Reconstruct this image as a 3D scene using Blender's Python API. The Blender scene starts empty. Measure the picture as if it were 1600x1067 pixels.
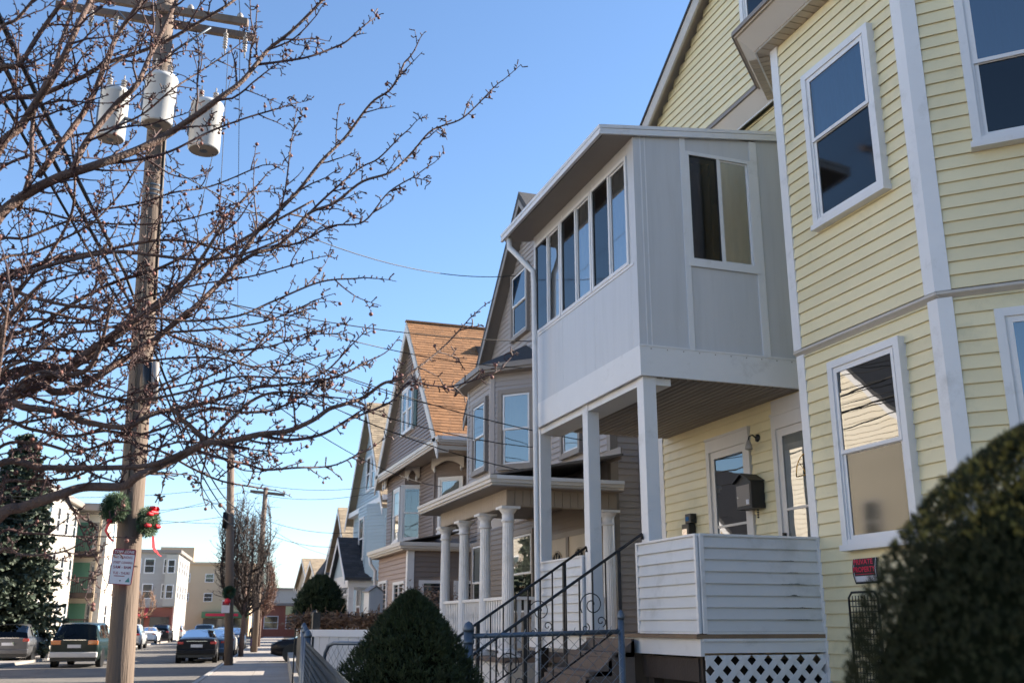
import bpy, bmesh, math, random
from mathutils import Vector, Matrix, noise
scene = bpy.context.scene
COL = scene.collection
# ---------------------------------------------------------------- camera
# world: X runs from the street into the lots, Y runs along the house fronts, Z up
CAM_H = 1.55; YAW = 19.094; F = 1556.0; HOR = 976.0
PIT = math.atan((HOR - 533.5) / F); CP, SPI = math.cos(PIT), math.sin(PIT)
cam_d = bpy.data.cameras.new('camera'); cam = bpy.data.objects.new('camera', cam_d); COL.objects.link(cam)
cam_d.sensor_width = 36; cam_d.lens = 36 * F / 1600; cam_d.clip_end = 3000; cam_d.clip_start = 0.05
cam.location = (0, 0, CAM_H); cam.rotation_euler = (math.pi / 2 + PIT, 0, -math.radians(YAW))
cam_d.dof.use_dof = True; cam_d.dof.focus_distance = 8.0; cam_d.dof.aperture_fstop = 4.0
scene.camera = cam
# ---------------------------------------------------------------- light
SUN_AZ = math.radians(90.0); SUN_EL = math.radians(27.0)     # azimuth clockwise from +Y
w = bpy.data.worlds.new('World'); scene.world = w; w.use_nodes = True
nt = w.node_tree; nt.nodes.clear()
sky = nt.nodes.new('ShaderNodeTexSky'); sky.sky_type = 'NISHITA'; sky.sun_disc = False
sky.sun_elevation = SUN_EL; sky.sun_rotation = SUN_AZ; sky.air_density = 1.0; sky.dust_density = 0.0; sky.ozone_density = 3.8
bg = nt.nodes.new('ShaderNodeBackground'); bg.inputs[1].default_value = 0.080
wo = nt.nodes.new('ShaderNodeOutputWorld'); nt.links.new(sky.outputs[0], bg.inputs[0]); nt.links.new(bg.outputs[0], wo.inputs[0])
sun_d = bpy.data.lights.new('sun', 'SUN'); sun_d.energy = 5.0; sun_d.angle = math.radians(0.5); sun_d.color = (1.0, 0.89, 0.74)
sun = bpy.data.objects.new('sun', sun_d); COL.objects.link(sun)
sv = Vector((math.sin(SUN_AZ) * math.cos(SUN_EL), math.cos(SUN_AZ) * math.cos(SUN_EL), math.sin(SUN_EL)))
sun.rotation_euler = sv.to_track_quat('Z', 'Y').to_euler(); sun.location = (40, 0, 40)
vs = scene.view_settings; vs.view_transform = 'Standard'; vs.look = 'None'; vs.gamma = 1; vs.use_curve_mapping = False; vs.exposure = 1.8
scene.render.engine = 'CYCLES'
# ---------------------------------------------------------------- helpers
RND = random.Random(11)
WM = {}
_y = math.radians(YAW); E1 = (-math.sin(_y), math.cos(_y)); E2 = (math.cos(_y), math.sin(_y))
def rayab(x, y):
    u = (x - 800) / F; v = (533.5 - y) / F
    X, Y, Z = u, CP - v * SPI, SPI + v * CP
    return (X * E2[0] + Y * E2[1], X * E1[0] + Y * E1[1], Z)     # world X (b), world Y (a), Z
def onb(x, y, b): d = rayab(x, y); t = b / d[0]; return Vector((b, d[1] * t, CAM_H + d[2] * t))
def ona(x, y, a): d = rayab(x, y); t = a / d[1]; return Vector((d[0] * t, a, CAM_H + d[2] * t))
def ond(x, y, dep):
    u = (x - 800) / F; v = (533.5 - y) / F; yy = CP - v * SPI; t = dep / yy
    d = rayab(x, y); return Vector((d[0] * t, d[1] * t, CAM_H + d[2] * t))
def gp(px, dep): p = ond(px, HOR, dep); return Vector((p.x, p.y, 0))
SA = math.radians(6.55)
def SP(s, c, z=0.0): return Vector((s * math.sin(SA) + c * math.cos(SA), s * math.cos(SA) - c * math.sin(SA), z))
def link(o, parent=None, W=None):
    COL.objects.link(o)
    W = W if W is not None else Matrix()
    if parent is not None:
        o.parent = parent; o.matrix_basis = WM[parent.name].inverted() @ W
    else: o.matrix_basis = W
    WM[o.name] = W
    return o
def tag(o, label, cat, group=None, kind=None):
    if label: o['label'] = label
    if cat: o['category'] = cat
    if group: o['group'] = group
    if kind: o['kind'] = kind
    return o
def thing(name, label, cat, loc, group=None, rz=0.0):
    o = bpy.data.objects.new(name, None); o.empty_display_size = 0.3
    link(o, None, Matrix.Translation(loc) @ Matrix.Rotation(rz, 4, 'Z'))
    return tag(o, label, cat, group)
def copy_tree(o, parent=None, W=None):
    c = o.copy(); COL.objects.link(c)
    if parent is not None: c.parent = parent; WM[c.name] = WM[parent.name] @ c.matrix_basis
    else:
        c.matrix_basis = W; WM[c.name] = W
    for ch in list(o.children): copy_tree(ch, c)
    return c
def basis(O, u):
    """columns: along the wall (to the right seen from outside), inward, up"""
    u = Vector((u[0], u[1], 0)).normalized(); inn = Vector((0, 0, 1)).cross(u)
    M = Matrix(((u.x, inn.x, 0, O[0]), (u.y, inn.y, 0, O[1]), (u.z, inn.z, 1, O[2]), (0, 0, 0, 1)))
    return M
def T(x, y, z): return Matrix.Translation((x, y, z))
def Sx(s): return Matrix.Diagonal((s, 1, 1, 1))
STREET = (0, -1); NEAR = (1, 0)      # u directions: wall facing the street / facing the camera's end of the street
class MB:
    def __init__(s): s.v = []; s.f = []; s.m = []; s.sm = []
    def add(s, vs, fs, m=0, sm=False):
        n = len(s.v); s.v += [tuple(p) for p in vs]
        for f in fs: s.f.append([n + i for i in f]); s.m.append(m); s.sm.append(sm)
        return s
    def box(s, x0, x1, y0, y1, z0, z1, m=0):
        if x0 > x1: x0, x1 = x1, x0
        if y0 > y1: y0, y1 = y1, y0
        if z0 > z1: z0, z1 = z1, z0
        return s.add([(x0,y0,z0),(x1,y0,z0),(x1,y1,z0),(x0,y1,z0),(x0,y0,z1),(x1,y0,z1),(x1,y1,z1),(x0,y1,z1)],
              [(0,3,2,1),(4,5,6,7),(0,1,5,4),(1,2,6,5),(2,3,7,6),(3,0,4,7)], m)
    def prism(s, poly, z0, z1, m=0):
        n = len(poly); A = sum(poly[i][0]*poly[(i+1)%n][1]-poly[(i+1)%n][0]*poly[i][1] for i in range(n))
        if A < 0: poly = poly[::-1]
        vs = [(p[0],p[1],z0) for p in poly] + [(p[0],p[1],z1) for p in poly]
        return s.add(vs, [tuple(range(n-1,-1,-1)), tuple(range(n,2*n))] + [(i,(i+1)%n,n+(i+1)%n,n+i) for i in range(n)], m)
    def extr(s, poly3, d, m=0):
        """poly3: planar 3d polygon, extruded by vector d"""
        n = len(poly3); P = [Vector(p) for p in poly3]; d = Vector(d)
        N = Vector((0,0,0))
        for i in range(n): N += P[i].cross(P[(i+1)%n])
        if N.dot(d) > 0: P = P[::-1]
        vs = P + [p + d for p in P]
        return s.add(vs, [tuple(range(n)), tuple(range(2*n-1,n-1,-1))] + [(i,n+i,n+(i+1)%n,(i+1)%n) for i in range(n)], m)
    def tube(s, pts, rad, n=6, m=0, caps=True, sm=True):
        pts = [Vector(p) for p in pts]; k = len(pts)
        if not isinstance(rad, (list, tuple)): rad = [rad]*k
        vs = []; prev = None
        for i, p in enumerate(pts):
            t = (pts[min(i+1,k-1)] - pts[max(i-1,0)])
            if t.length < 1e-9: t = Vector((0,0,1))
            t.normalize()
            if prev is None:
                a = Vector((0,0,1)) if abs(t.z) < .9 else Vector((1,0,0)); x = a.cross(t).normalized()
            else:
                x = prev - t*prev.dot(t)
                x = x.normalized() if x.length > 1e-6 else Vector((1,0,0))
            prev = x; y = t.cross(x)
            for j in range(n):
                an = 2*math.pi*j/n; vs.append(p + (x*math.cos(an) + y*math.sin(an))*rad[i])
        fs = [(i*n+j, i*n+(j+1)%n, (i+1)*n+(j+1)%n, (i+1)*n+j) for i in range(k-1) for j in range(n)]
        s.add(vs, fs, m, sm)
        if caps: s.f.append([len(s.v)-k*n+j for j in range(n-1,-1,-1)]); s.m.append(m); s.sm.append(False); s.f.append([len(s.v)-n+j for j in range(n)]); s.m.append(m); s.sm.append(False)
        return s
    def lathe(s, prof, n=16, m=0, c=(0,0,0), sm=True):
        k = len(prof); vs = []
        for r, z in prof:
            for j in range(n):
                an = 2*math.pi*j/n; vs.append((c[0]+r*math.cos(an), c[1]+r*math.sin(an), c[2]+z))
        fs = [(i*n+j, i*n+(j+1)%n, (i+1)*n+(j+1)%n, (i+1)*n+j) for i in range(k-1) for j in range(n)]
        s.add(vs, fs, m, sm); b = len(s.v)-k*n
        s.f.append([b+j for j in range(n-1,-1,-1)]); s.m.append(m); s.sm.append(False); s.f.append([b+(k-1)*n+j for j in range(n)]); s.m.append(m); s.sm.append(False)
        return s
    def mesh(s, name, mats):
        me = bpy.data.meshes.new(name); me.from_pydata(s.v, [], s.f)
        if not isinstance(mats, (list, tuple)): mats = [mats]
        for mt in mats: me.materials.append(mt)
        if any(s.m): me.polygons.foreach_set('material_index', s.m)
        if any(s.sm): me.polygons.foreach_set('use_smooth', s.sm)
        me.update(); return me
    def build(s, name, mats, parent=None, W=None, kind=None, bevel=0):
        o = bpy.data.objects.new(name, s.mesh(name, mats)); link(o, parent, W)
        if kind: o['kind'] = kind
        if bevel:
            b = o.modifiers.new('bevel', 'BEVEL'); b.width = bevel; b.segments = 2; b.limit_method = 'ANGLE'
        return o
def inst(me, name, parent, W):
    return link(bpy.data.objects.new(name, me), parent, W)
# ---------------------------------------------------------------- materials
MATS = {}
def pm(name, col, rough=.6, var=.0, vscale=3.0, bump=.0, bscale=40., spec=.5, rnd=0.0, metal=0.0, stretch=(1,1,1), dirt=None, dscale=.8, dth=.55, isl=0.0, emit=None, trans=0.0, coat=0.0):
    m = bpy.data.materials.new(name); m.use_nodes = True; N = m.node_tree.nodes; L = m.node_tree.links
    b = N['Principled BSDF']; b.inputs['Roughness'].default_value = rough; b.inputs['Specular IOR Level'].default_value = spec; b.inputs['Metallic'].default_value = metal
    b.inputs['Coat Weight'].default_value = coat; b.inputs['Coat Roughness'].default_value = .04
    c = N.new('ShaderNodeRGB'); c.outputs[0].default_value = (*col, 1); out = c.outputs[0]
    geo = N.new('ShaderNodeNewGeometry')
    mp = N.new('ShaderNodeVectorMath'); mp.operation = 'MULTIPLY'; mp.inputs[1].default_value = stretch; L.new(geo.outputs['Position'], mp.inputs[0])
    def mul(fac_out, lo, hi, src):
        mr = N.new('ShaderNodeMapRange'); mr.inputs['To Min'].default_value = lo; mr.inputs['To Max'].default_value = hi; L.new(fac_out, mr.inputs['Value'])
        h = N.new('ShaderNodeHueSaturation'); L.new(src, h.inputs['Color']); L.new(mr.outputs[0], h.inputs['Value']); return h.outputs[0]
    if var:
        n = N.new('ShaderNodeTexNoise'); n.inputs['Scale'].default_value = vscale; n.inputs['Detail'].default_value = 5; n.inputs['Roughness'].default_value = .65; L.new(mp.outputs[0], n.inputs['Vector'])
        out = mul(n.outputs['Fac'], 1-var*1.6, 1+var*1.6, out)
    if rnd:
        oi = N.new('ShaderNodeObjectInfo'); out = mul(oi.outputs['Random'], 1-rnd, 1+rnd, out)
    if isl: out = mul(geo.outputs['Random Per Island'], 1-isl, 1+isl, out)
    if dirt:
        n = N.new('ShaderNodeTexNoise'); n.inputs['Scale'].default_value = dscale; n.inputs['Detail'].default_value = 8; n.inputs['Roughness'].default_value = .7; L.new(mp.outputs[0], n.inputs['Vector'])
        mr = N.new('ShaderNodeMapRange'); mr.inputs['From Min'].default_value = dth; mr.inputs['From Max'].default_value = dth+.2; mr.inputs['To Max'].default_value = dirt[3] if len(dirt) > 3 else .7; L.new(n.outputs['Fac'], mr.inputs['Value'])
        mx = N.new('ShaderNodeMix'); mx.data_type = 'RGBA'; L.new(mr.outputs[0], mx.inputs['Factor']); L.new(out, mx.inputs['A']); mx.inputs['B'].default_value = (*dirt[:3], 1); out = mx.outputs['Result']
    L.new(out, b.inputs['Base Color'])
    if bump:
        n = N.new('ShaderNodeTexNoise'); n.inputs['Scale'].default_value = bscale; n.inputs['Detail'].default_value = 4; L.new(mp.outputs[0], n.inputs['Vector'])
        bp = N.new('ShaderNodeBump'); bp.inputs['Strength'].default_value = bump; bp.inputs['Distance'].default_value = .02; L.new(n.outputs['Fac'], bp.inputs['Height']); L.new(bp.outputs[0], b.inputs['Normal'])
    if emit: b.inputs['Emission Color'].default_value = (*emit[:3], 1); b.inputs['Emission Strength'].default_value = emit[3]
    if trans:
        tr = N.new('ShaderNodeBsdfTranslucent'); L.new(out, tr.inputs[0]); mx = N.new('ShaderNodeMixShader'); mx.inputs[0].default_value = trans
        L.new(b.outputs[0], mx.inputs[1]); L.new(tr.outputs[0], mx.inputs[2]); L.new(mx.outputs[0], N['Material Output'].inputs[0])
    MATS[name] = m; return m
def glass(name, tint=(.8,.85,.85), ior=2.0, rough=.0, wav=.004, refl=(1,1,1)):
    m = bpy.data.materials.new(name); m.use_nodes = True; N = m.node_tree.nodes; L = m.node_tree.links
    N.remove(N['Principled BSDF'])
    fr = N.new('ShaderNodeFresnel'); fr.inputs['IOR'].default_value = ior
    t = N.new('ShaderNodeBsdfTransparent'); t.inputs[0].default_value = (*tint, 1)
    g = N.new('ShaderNodeBsdfGlossy'); g.inputs['Roughness'].default_value = rough; g.inputs[0].default_value = (*refl, 1)
    n = N.new('ShaderNodeTexNoise'); n.inputs['Scale'].default_value = 2.2; n.inputs['Detail'].default_value = 1; geo = N.new('ShaderNodeNewGeometry'); L.new(geo.outputs['Position'], n.inputs['Vector'])
    bp = N.new('ShaderNodeBump'); bp.inputs['Strength'].default_value = .25; bp.inputs['Distance'].default_value = wav; L.new(n.outputs['Fac'], bp.inputs['Height']); L.new(bp.outputs[0], g.inputs['Normal'])
    mx = N.new('ShaderNodeMixShader'); L.new(fr.outputs[0], mx.inputs[0]); L.new(t.outputs[0], mx.inputs[1]); L.new(g.outputs[0], mx.inputs[2]); L.new(mx.outputs[0], N['Material Output'].inputs[0])
    MATS[name] = m; return m
M_yel = pm('yellow_vinyl', (.76,.66,.42), .45, .06, 1.2, .05, 60, rnd=.045, dirt=(.34,.32,.20,.40), dscale=1.3, dth=.56)
M_wht = pm('white_vinyl', (.62,.62,.63), .45, .06, 1.5, rnd=.03, dirt=(.30,.30,.28,.45), dscale=2.2, dth=.54)
M_trim = pm('white_trim', (.72,.71,.72), .4, .04, 2, dirt=(.36,.34,.31,.45), dscale=3, dth=.55)
M_fascia = pm('cream_fascia', (.50,.455,.41), .45, .04, 2)
M_soff = pm('beige_soffit', (.48,.40,.32), .6, .06, 2, rnd=.06)
M_sun = pm('sunroom_panel', (.56,.56,.58), .35, .04, 1.2, dirt=(.36,.36,.36,.20), dscale=1.6, dth=.50, stretch=(6,6,.45))
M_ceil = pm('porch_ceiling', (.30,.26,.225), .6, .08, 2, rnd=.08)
M_roofdk = pm('dark_shingles', (.05,.05,.055), .85, .15, 8, .6, 60, isl=.3)
M_roofor = pm('orange_shingles', (.28,.135,.058), .85, .08, 1.2, .5, 60, isl=.17)
M_rooftan = pm('tan_shingles', (.32,.25,.17), .85, .1, 4, .5, 60, isl=.25)
M_grey = pm('taupe_vinyl', (.35,.315,.305), .5, .04, 1.4, rnd=.03)
M_greytrim = pm('brown_grey_trim', (.24,.205,.18), .5, .05, 2)
M_brown = pm('brown_vinyl', (.215,.17,.15), .5, .05, 1.2, rnd=.03, isl=.04)
M_cream = pm('cream_trim', (.60,.55,.50), .45, .04, 2)
M_blue = pm('pale_blue_vinyl', (.35,.45,.52), .5, .04, 1.2, isl=.04)
M_dark = pm('unlit_dark', (.012,.012,.014), .9)  # near-black colour standing in for unlit depth
M_cur = pm('white_curtain', (.82,.83,.86), .85, .08, 6, stretch=(6,6,.3))
M_curb = pm('blue_shade', (.012,.12,.30), .8, .10, 4, stretch=(5,5,.3))
M_curw = pm('cream_blind', (.62,.58,.44), .8, .08, 3)
M_screen = pm('insect_screen', (.035,.033,.035), .65, .2, 60, spec=.3)
M_iron = pm('black_iron', (.012,.012,.014), .45, .2, 8, .2, 80)
M_galv = pm('galvanised_steel', (.11,.14,.18), .45, .15, 6, .1, 60, metal=.55)
M_conc = pm('concrete', (.30,.285,.265), .9, .14, 2.5, .4, 50, dirt=(.16,.15,.14), dscale=1.2, dth=.55)
M_deck = pm('deck_wood', (.22,.145,.09), .8, .2, 4, .3, 50)
M_step = pm('brown_step', (.17,.125,.10), .85, .2, 4, .3, 50)
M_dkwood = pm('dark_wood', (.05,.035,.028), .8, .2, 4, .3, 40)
M_pole = pm('pole_wood', (.145,.108,.085), .85, .22, 5, .7, 30, stretch=(1,1,.10), dirt=(.10,.075,.055,.55), dscale=6, dth=.52)
M_tin = pm('transformer_paint', (.52,.52,.52), .4, .05, 3, dirt=(.35,.27,.2,.4), dscale=4, dth=.62)
M_cable = pm('black_cable', (.012,.012,.013), .6)
M_insul = pm('insulator', (.30,.28,.27), .3)
M_bark = pm('pear_bark', (.13,.078,.062), .75, .3, 22, .8, 70, dirt=(.05,.038,.036,.75), dscale=11, dth=.48)
M_twig = pm('twig_bark', (.060,.030,.030), .7, .25, 12)
M_bud = pm('dry_fruit', (.15,.06,.05), .55, .3, 9, isl=.4)
M_conif = pm('yew_needles', (.030,.045,.014), .7, .25, 6, isl=.45)
M_conif2 = pm('boxy_evergreen', (.034,.034,.009), .85, .25, 4, isl=.45)
M_tip = pm('sunlit_shoot', (.26,.20,.04), .65, .2, 9, isl=.3)  # sun glints on the top blades, put into the colour
M_spruce = pm('spruce_needles', (.055,.075,.05), .75, .25, 2, isl=.5)
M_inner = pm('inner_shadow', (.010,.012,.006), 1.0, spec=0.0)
M_leaf = pm('evergreen_leaf', (.03,.05,.02), .6, .2, 4, isl=.4)
M_dry = pm('dry_stems', (.22,.13,.08), .85, .2, 6, isl=.4)
M_red = pm('red_ribbon', (.60,.015,.03), .5, .1, 9)
M_wreath = pm('wreath_green', (.035,.075,.03), .7, .2, 9, isl=.5)
M_sign = pm('sign_white', (.62,.62,.68), .4, .04, 20)
M_signred = pm('sign_maroon', (.22,.02,.045), .45, .05, 20)
M_signred2 = pm('sign_red', (.62,.02,.06), .45)
M_black = pm('black_plastic', (.012,.012,.013), .4)
M_teal = pm('sign_teal', (.03,.22,.22), .5)
M_asph = pm('asphalt', (.13,.12,.11), .9, .16, .8, .5, 90, dirt=(.035,.034,.034,.6), dscale=.35, dth=.52)
M_walk = pm('pavement_concrete', (.30,.27,.245), .9, .12, 1.2, .3, 60, rnd=.08, dirt=(.15,.14,.13,.6), dscale=.7, dth=.55)
M_kerb = pm('granite_kerb', (.32,.31,.30), .85, .15, 6, .3, 60)
M_soil = pm('soil', (.085,.065,.045), .95, .3, 3, .6, 30)
M_ground = pm('far_ground', (.16,.14,.12), .95, .15, .2)
M_tyre = pm('tyre', (.015,.015,.016), .85)
M_rim = pm('rim', (.35,.36,.38), .3, metal=.8)
M_chrome = pm('chrome', (.6,.6,.62), .15, metal=1.0)
M_lamp = pm('tail_lamp', (.42,.015,.012), .15, coat=1)
M_amber = pm('amber_lamp', (.55,.16,.03), .2, coat=1)
M_plate = pm('number_plate', (.6,.6,.62), .4)
M_skin = pm('skin', (.45,.28,.20), .6)
M_jack = pm('dark_jacket', (.018,.017,.02), .85)
M_purp = pm('purple_cloth', (.07,.04,.16), .8)
M_brass = pm('brass', (.45,.28,.08), .35, metal=.8)
M_doorw = pm('door_offwhite', (.60,.57,.55), .45, .05, 3)
M_doorc = pm('door_cream', (.48,.41,.33), .5, .05, 3)
M_brick = pm('red_brick', (.26,.09,.06), .85, .15, 5, isl=.2)
M_green = pm('green_door', (.09,.25,.15), .5)
M_tan = pm('tan_facade', (.46,.36,.25), .7, .05, .6)
M_cwall = pm('cream_clapboard', (.70,.64,.53), .6, .04, .8, isl=.04)
M_wwall = pm('white_clapboard', (.46,.42,.36), .6, .04, .8, isl=.03)
M_gwall = pm('far_grey_clapboard', (.36,.34,.32), .6, .04, .8, isl=.03)
M_shut = pm('dark_green_shutter', (.025,.06,.055), .5)
G_win = glass('window_glass', (.70,.76,.80), 2.5)
G_dark = glass('screened_glass', (.28,.28,.29), 1.6, .06, .002)
G_car = glass('car_glass', (.10,.12,.12), 1.32, .0, .001)
M_glassfar = pm('far_window_glass', (.02,.025,.03), .05, spec=1.0)
G_sun = glass('sunroom_glass', (.92,.95,.97), 5.0)
M_beam = pm('tan_beam', (.33,.265,.21), .5, .05, 2, rnd=.04)
M_wire2 = pm('dull_fence_wire', (.07,.085,.10), .6, metal=.3)
M_wire = pm('fence_wire', (.24,.26,.28), .5, metal=.5)
# ---------------------------------------------------------------- wall pieces
BOARD = {}
def board_mesh(exp, mat, t=.024):
    k = (round(exp, 4), mat.name)
    if k not in BOARD:
        mb = MB()
        # profile (y inward, z): butt edge is proud, top is tucked under the next course
        pr = [(-.001, .015), (-t + .003, .015), (-t + .003, 0), (-t, 0), (-t - .001, .004), (-.006, exp), (-.003, exp + .010), (-.001, exp + .010)]
        n = len(pr); vs = [(0, y, z) for y, z in pr] + [(1, y, z) for y, z in pr]
        mb.add(vs, [tuple(range(n)), tuple(range(2*n-1, n-1, -1))] + [(i, n+i, n+(i+1) % n, (i+1) % n) for i in range(n)])
        BOARD[k] = mb.mesh('siding_board', mat)
    return BOARD[k]
def siding(parent, O, u, L, z0, z1, exp, mat, clip=None, each=True, off=0.0):
    """courses of boards; clip(z) gives the spans (x0, x1) of the course at height z"""
    me = board_mesh(exp, mat) if each else None
    J = MB(); M0 = basis((O[0], O[1], 0), u); n = int(math.ceil((z1 - z0) / exp - .05)); i = 0
    for i in range(n):
        z = z0 + i * exp
        e = min(exp, z1 - z)
        spans = clip(z + e * .5) if clip else [(0, L)]
        for (a, b) in spans:
            if b - a < .03: continue
            W = M0 @ T(a, -off, z)
            if each:
                inst(me, 'siding_board', parent, W @ T(0, 0, RND.uniform(-.0018, .0018)) @ Matrix.Rotation(RND.gauss(0, .0008), 4, 'Y') @ Matrix.Rotation(RND.gauss(0, .006), 4, 'X') @ Matrix.Diagonal((b - a, 1, e / exp, 1)))
            else:
                t = .030
                pr = [(-.001, 0), (-t, 0), (-.004, e)]
                vs = [W @ Vector((0, y, zz)) for y, zz in pr] + [W @ Vector((b - a, y, zz)) for y, zz in pr]
                J.add(vs, [(0, 3, 4, 1), (1, 4, 5, 2), (0, 1, 2), (3, 5, 4)])
    if not each and J.v:
        o = J.build('siding', mat, parent); o['kind'] = 'stuff'
def wavy(name, w, h, mat, parent, W, amp=.006, per=.09, n=None):
    """a hanging curtain with folds"""
    n = n or max(8, int(w / per * 6)); mb = MB(); vs = []
    for k in (0, 1):
        for i in range(n + 1):
            x = w * i / n; ph = 2 * math.pi * x / per
            vs.append((x, amp * (math.sin(ph) + .4 * math.sin(2.3 * ph + 1)), h * k))
    mb.add(vs, [(i, i + 1, n + 2 + i, n + 1 + i) for i in range(n)], 0, True)
    return mb.build(name, mat, parent, W)
def window(parent, M, w, h, trim, sash, cw=.075, split=.5, up='dark', lo='screen', each_pane=True, shutters=None, sill=True, proud=.098):
    """double-hung window standing proud of the siding; M sits at its lower left corner"""
    mb = MB(); p = -proud
    mb.box(0, cw, p, 0, 0, h); mb.box(w - cw, w, p, 0, 0, h); mb.box(cw, w - cw, p, 0, h - cw, h)
    mb.box(cw, w - cw, p + .004, 0, 0, cw * .8)
    # inner step of the frame
    s = .022
    mb.box(cw, cw + s, p + .018, -.03, cw * .8, h - cw); mb.box(w - cw - s, w - cw, p + .018, -.03, cw * .8, h - cw); mb.box(cw + s, w - cw - s, p + .018, -.03, h - cw - s, h - cw)
    if sill: mb.box(-.02, w + .02, p - .022, -.005, -.045, .012)
    o = mb.build('window', trim, parent, M)
    x0, x1 = cw + s, w - cw - s; z0, z1 = cw * .8, h - cw - s; zm = z0 + (z1 - z0) * split; f = .038
    for nm, a, b, y0, y1 in (('lower', z0, zm + .012, -.064, -.042), ('upper', zm - .018, z1, -.087, -.065)):
        mb = MB(); mb.box(x0, x0 + f, y0, y1, a, b); mb.box(x1 - f, x1, y0, y1, a, b); mb.box(x0 + f, x1 - f, y0, y1, a, a + f); mb.box(x0 + f, x1 - f, y0, y1, b - f, b)
        mb.build('sash', sash, o, M)
        g = G_dark if (nm == 'lower' and lo == 'screen') else G_win
        MB().add([(x0 + f, y0 + .009, a + f), (x1 - f, y0 + .009, a + f), (x1 - f, y0 + .009, b - f), (x0 + f, y0 + .009, b - f)], [(0, 1, 2, 3)]).build('pane', g, o, M)
    mb = MB().box(x0, x1, -.036, -.033, z0, z1).build('dark_backing', M_dark, o, M)  # thin sheet; the unlit interior is put into its dark colour
    if up in ('shade', 'blind', 'curtain'):
        wavy('curtain', x1 - x0, z1 - zm, {'shade': M_curb, 'blind': M_curw, 'curtain': M_cur}[up], o, M @ T(x0, -.044, zm), .004)
    if lo in ('blind', 'curtain'):
        wavy('curtain', x1 - x0, zm - z0, {'blind': M_curw, 'curtain': M_cur}[lo], o, M @ T(x0, -.040, z0), .002)
    if shutters:
        for sx in (-shutters - .03, w + .03):
            mb = MB().box(sx, sx + .05, -.05, 0, 0, h).box(sx + shutters - .05, sx + shutters, -.05, 0, 0, h)
            nl = int(h / .07)
            for k in range(nl): mb.add([(sx + .05, -.04, h * k / nl), (sx + shutters - .05, -.04, h * k / nl), (sx + shutters - .05, -.015, h * (k + 1) / nl), (sx + .05, -.015, h * (k + 1) / nl)], [(0, 1, 2, 3)])
            mb.build('shutter', M_shut, o, M)
    return o
def simple_window(parent, M, w, h, trim, glassm=None, mull=0):
    mb = MB(); c = .09; mb.box(0, c, -.06, 0, 0, h).box(w - c, w, -.06, 0, 0, h).box(c, w - c, -.06, 0, h - c, h).box(c, w - c, -.06, 0, 0, c).box(c, w - c, -.05, 0, h / 2 - .03, h / 2 + .03)
    for k in range(mull): x = w * (k + 1) / (mull + 1); mb.box(x - .04, x + .04, -.055, 0, c, h - c)
    o = mb.build('window', trim, parent, M)
    MB().box(c, w - c, -.035, -.02, c, h - c).build('pane', glassm or M_glassfar, o, M)
    return o
def corner_trim(parent, P, d1, n1, d2, n2, z0, z1, mat, wd=.115, t=.028, name='corner_trim'):
    P, d1, n1, d2, n2 = [Vector((q[0], q[1])) for q in (P, d1, n1, d2, n2)]
    d1.normalize(); d2.normalize(); n1.normalize(); n2.normalize()
    # outer corner: intersection of the two offset lines
    cr = d1.x * d2.y - d1.y * d2.x
    A = P + n1 * t; B = P + n2 * t
    s = ((B - A).x * d2.y - (B - A).y * d2.x) / cr
    C = A + d1 * s
    poly = [P + d1 * wd, P + d1 * wd + n1 * t, C, P + d2 * wd + n2 * t, P + d2 * wd, P]
    return MB().prism([tuple(q) for q in poly], z0, z1).build(name, mat, parent)
def strips(parent, O, u, L, depth, z, wd, mat, name='soffit_panel', th=.012, gap=.014, skew0=0.0, skew1=0.0):
    """panels side by side under an eave, each reaching from the wall line outwards by depth"""
    M0 = basis((O[0], O[1], 0), u); n = max(1, int(round(L / wd))); wd = L / n
    for i in range(n):
        a, b = i * wd + gap / 2, (i + 1) * wd - gap / 2
        MB().prism([(a, 0), (b, 0), (b, -depth), (a, -depth)], z, z + th).build(name, mat, parent, M0)
def text_mesh(s, size, font_bold=False):
    cu = bpy.data.curves.new('txt', 'FONT'); cu.body = s; cu.size = size; cu.align_x = 'CENTER'; cu.align_y = 'CENTER'; cu.offset = .0 if not font_bold else size * .022
    cu.resolution_u = 2
    o = bpy.data.objects.new('txt', cu); COL.objects.link(o)
    dg = bpy.context.evaluated_depsgraph_get(); me = bpy.data.meshes.new_from_object(o.evaluated_get(dg))
    bpy.data.objects.remove(o); bpy.data.curves.remove(cu); return me
def lettering(parent, s, M, size, mat, sx=1.0, name='lettering', bold=True):
    """M: local frame of a wall (x right, y inward, z up)"""
    me = text_mesh(s, size, bold); me.materials.clear(); me.materials.append(mat)
    return inst(me, name, parent, M @ Matrix.Rotation(math.pi / 2, 4, 'X') @ Matrix.Diagonal((sx, 1, 1, 1)))
def gable_roof(parent, y0, y1, x0, x1, ze, zr, mat, over_x=.3, over_y=.3, th=.16, shingle=None, near_only=False):
    """ridge along X at mid Y; slopes fall to y0 and y1"""
    ym = (y0 + y1) / 2; sl = (zr - ze) / (ym - y0)
    for sgn, ye in ((-1, y0), (1, y1)):
        yo = ye + sgn * over_y; zo = ze - over_y * sl
        mb = MB().extr([(x0 - over_x, ym, zr), (x0 - over_x, yo, zo), (x0 - over_x, yo, zo + th), (x0 - over_x, ym, zr + th * 1.15)], (x1 - x0 + 2 * over_x, 0, 0))
        o = mb.build('roof', mat, parent)
        if shingle and (sgn < 0 or not near_only):
            tabs(o, Vector((x0 - over_x, yo, zo + th)), Vector((1, 0, 0)), Vector((0, ym - yo, zr - zo + th * .15)).normalized(), x1 - x0 + 2 * over_x, Vector((0, ym - yo, zr - zo)).length, shingle)
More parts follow.
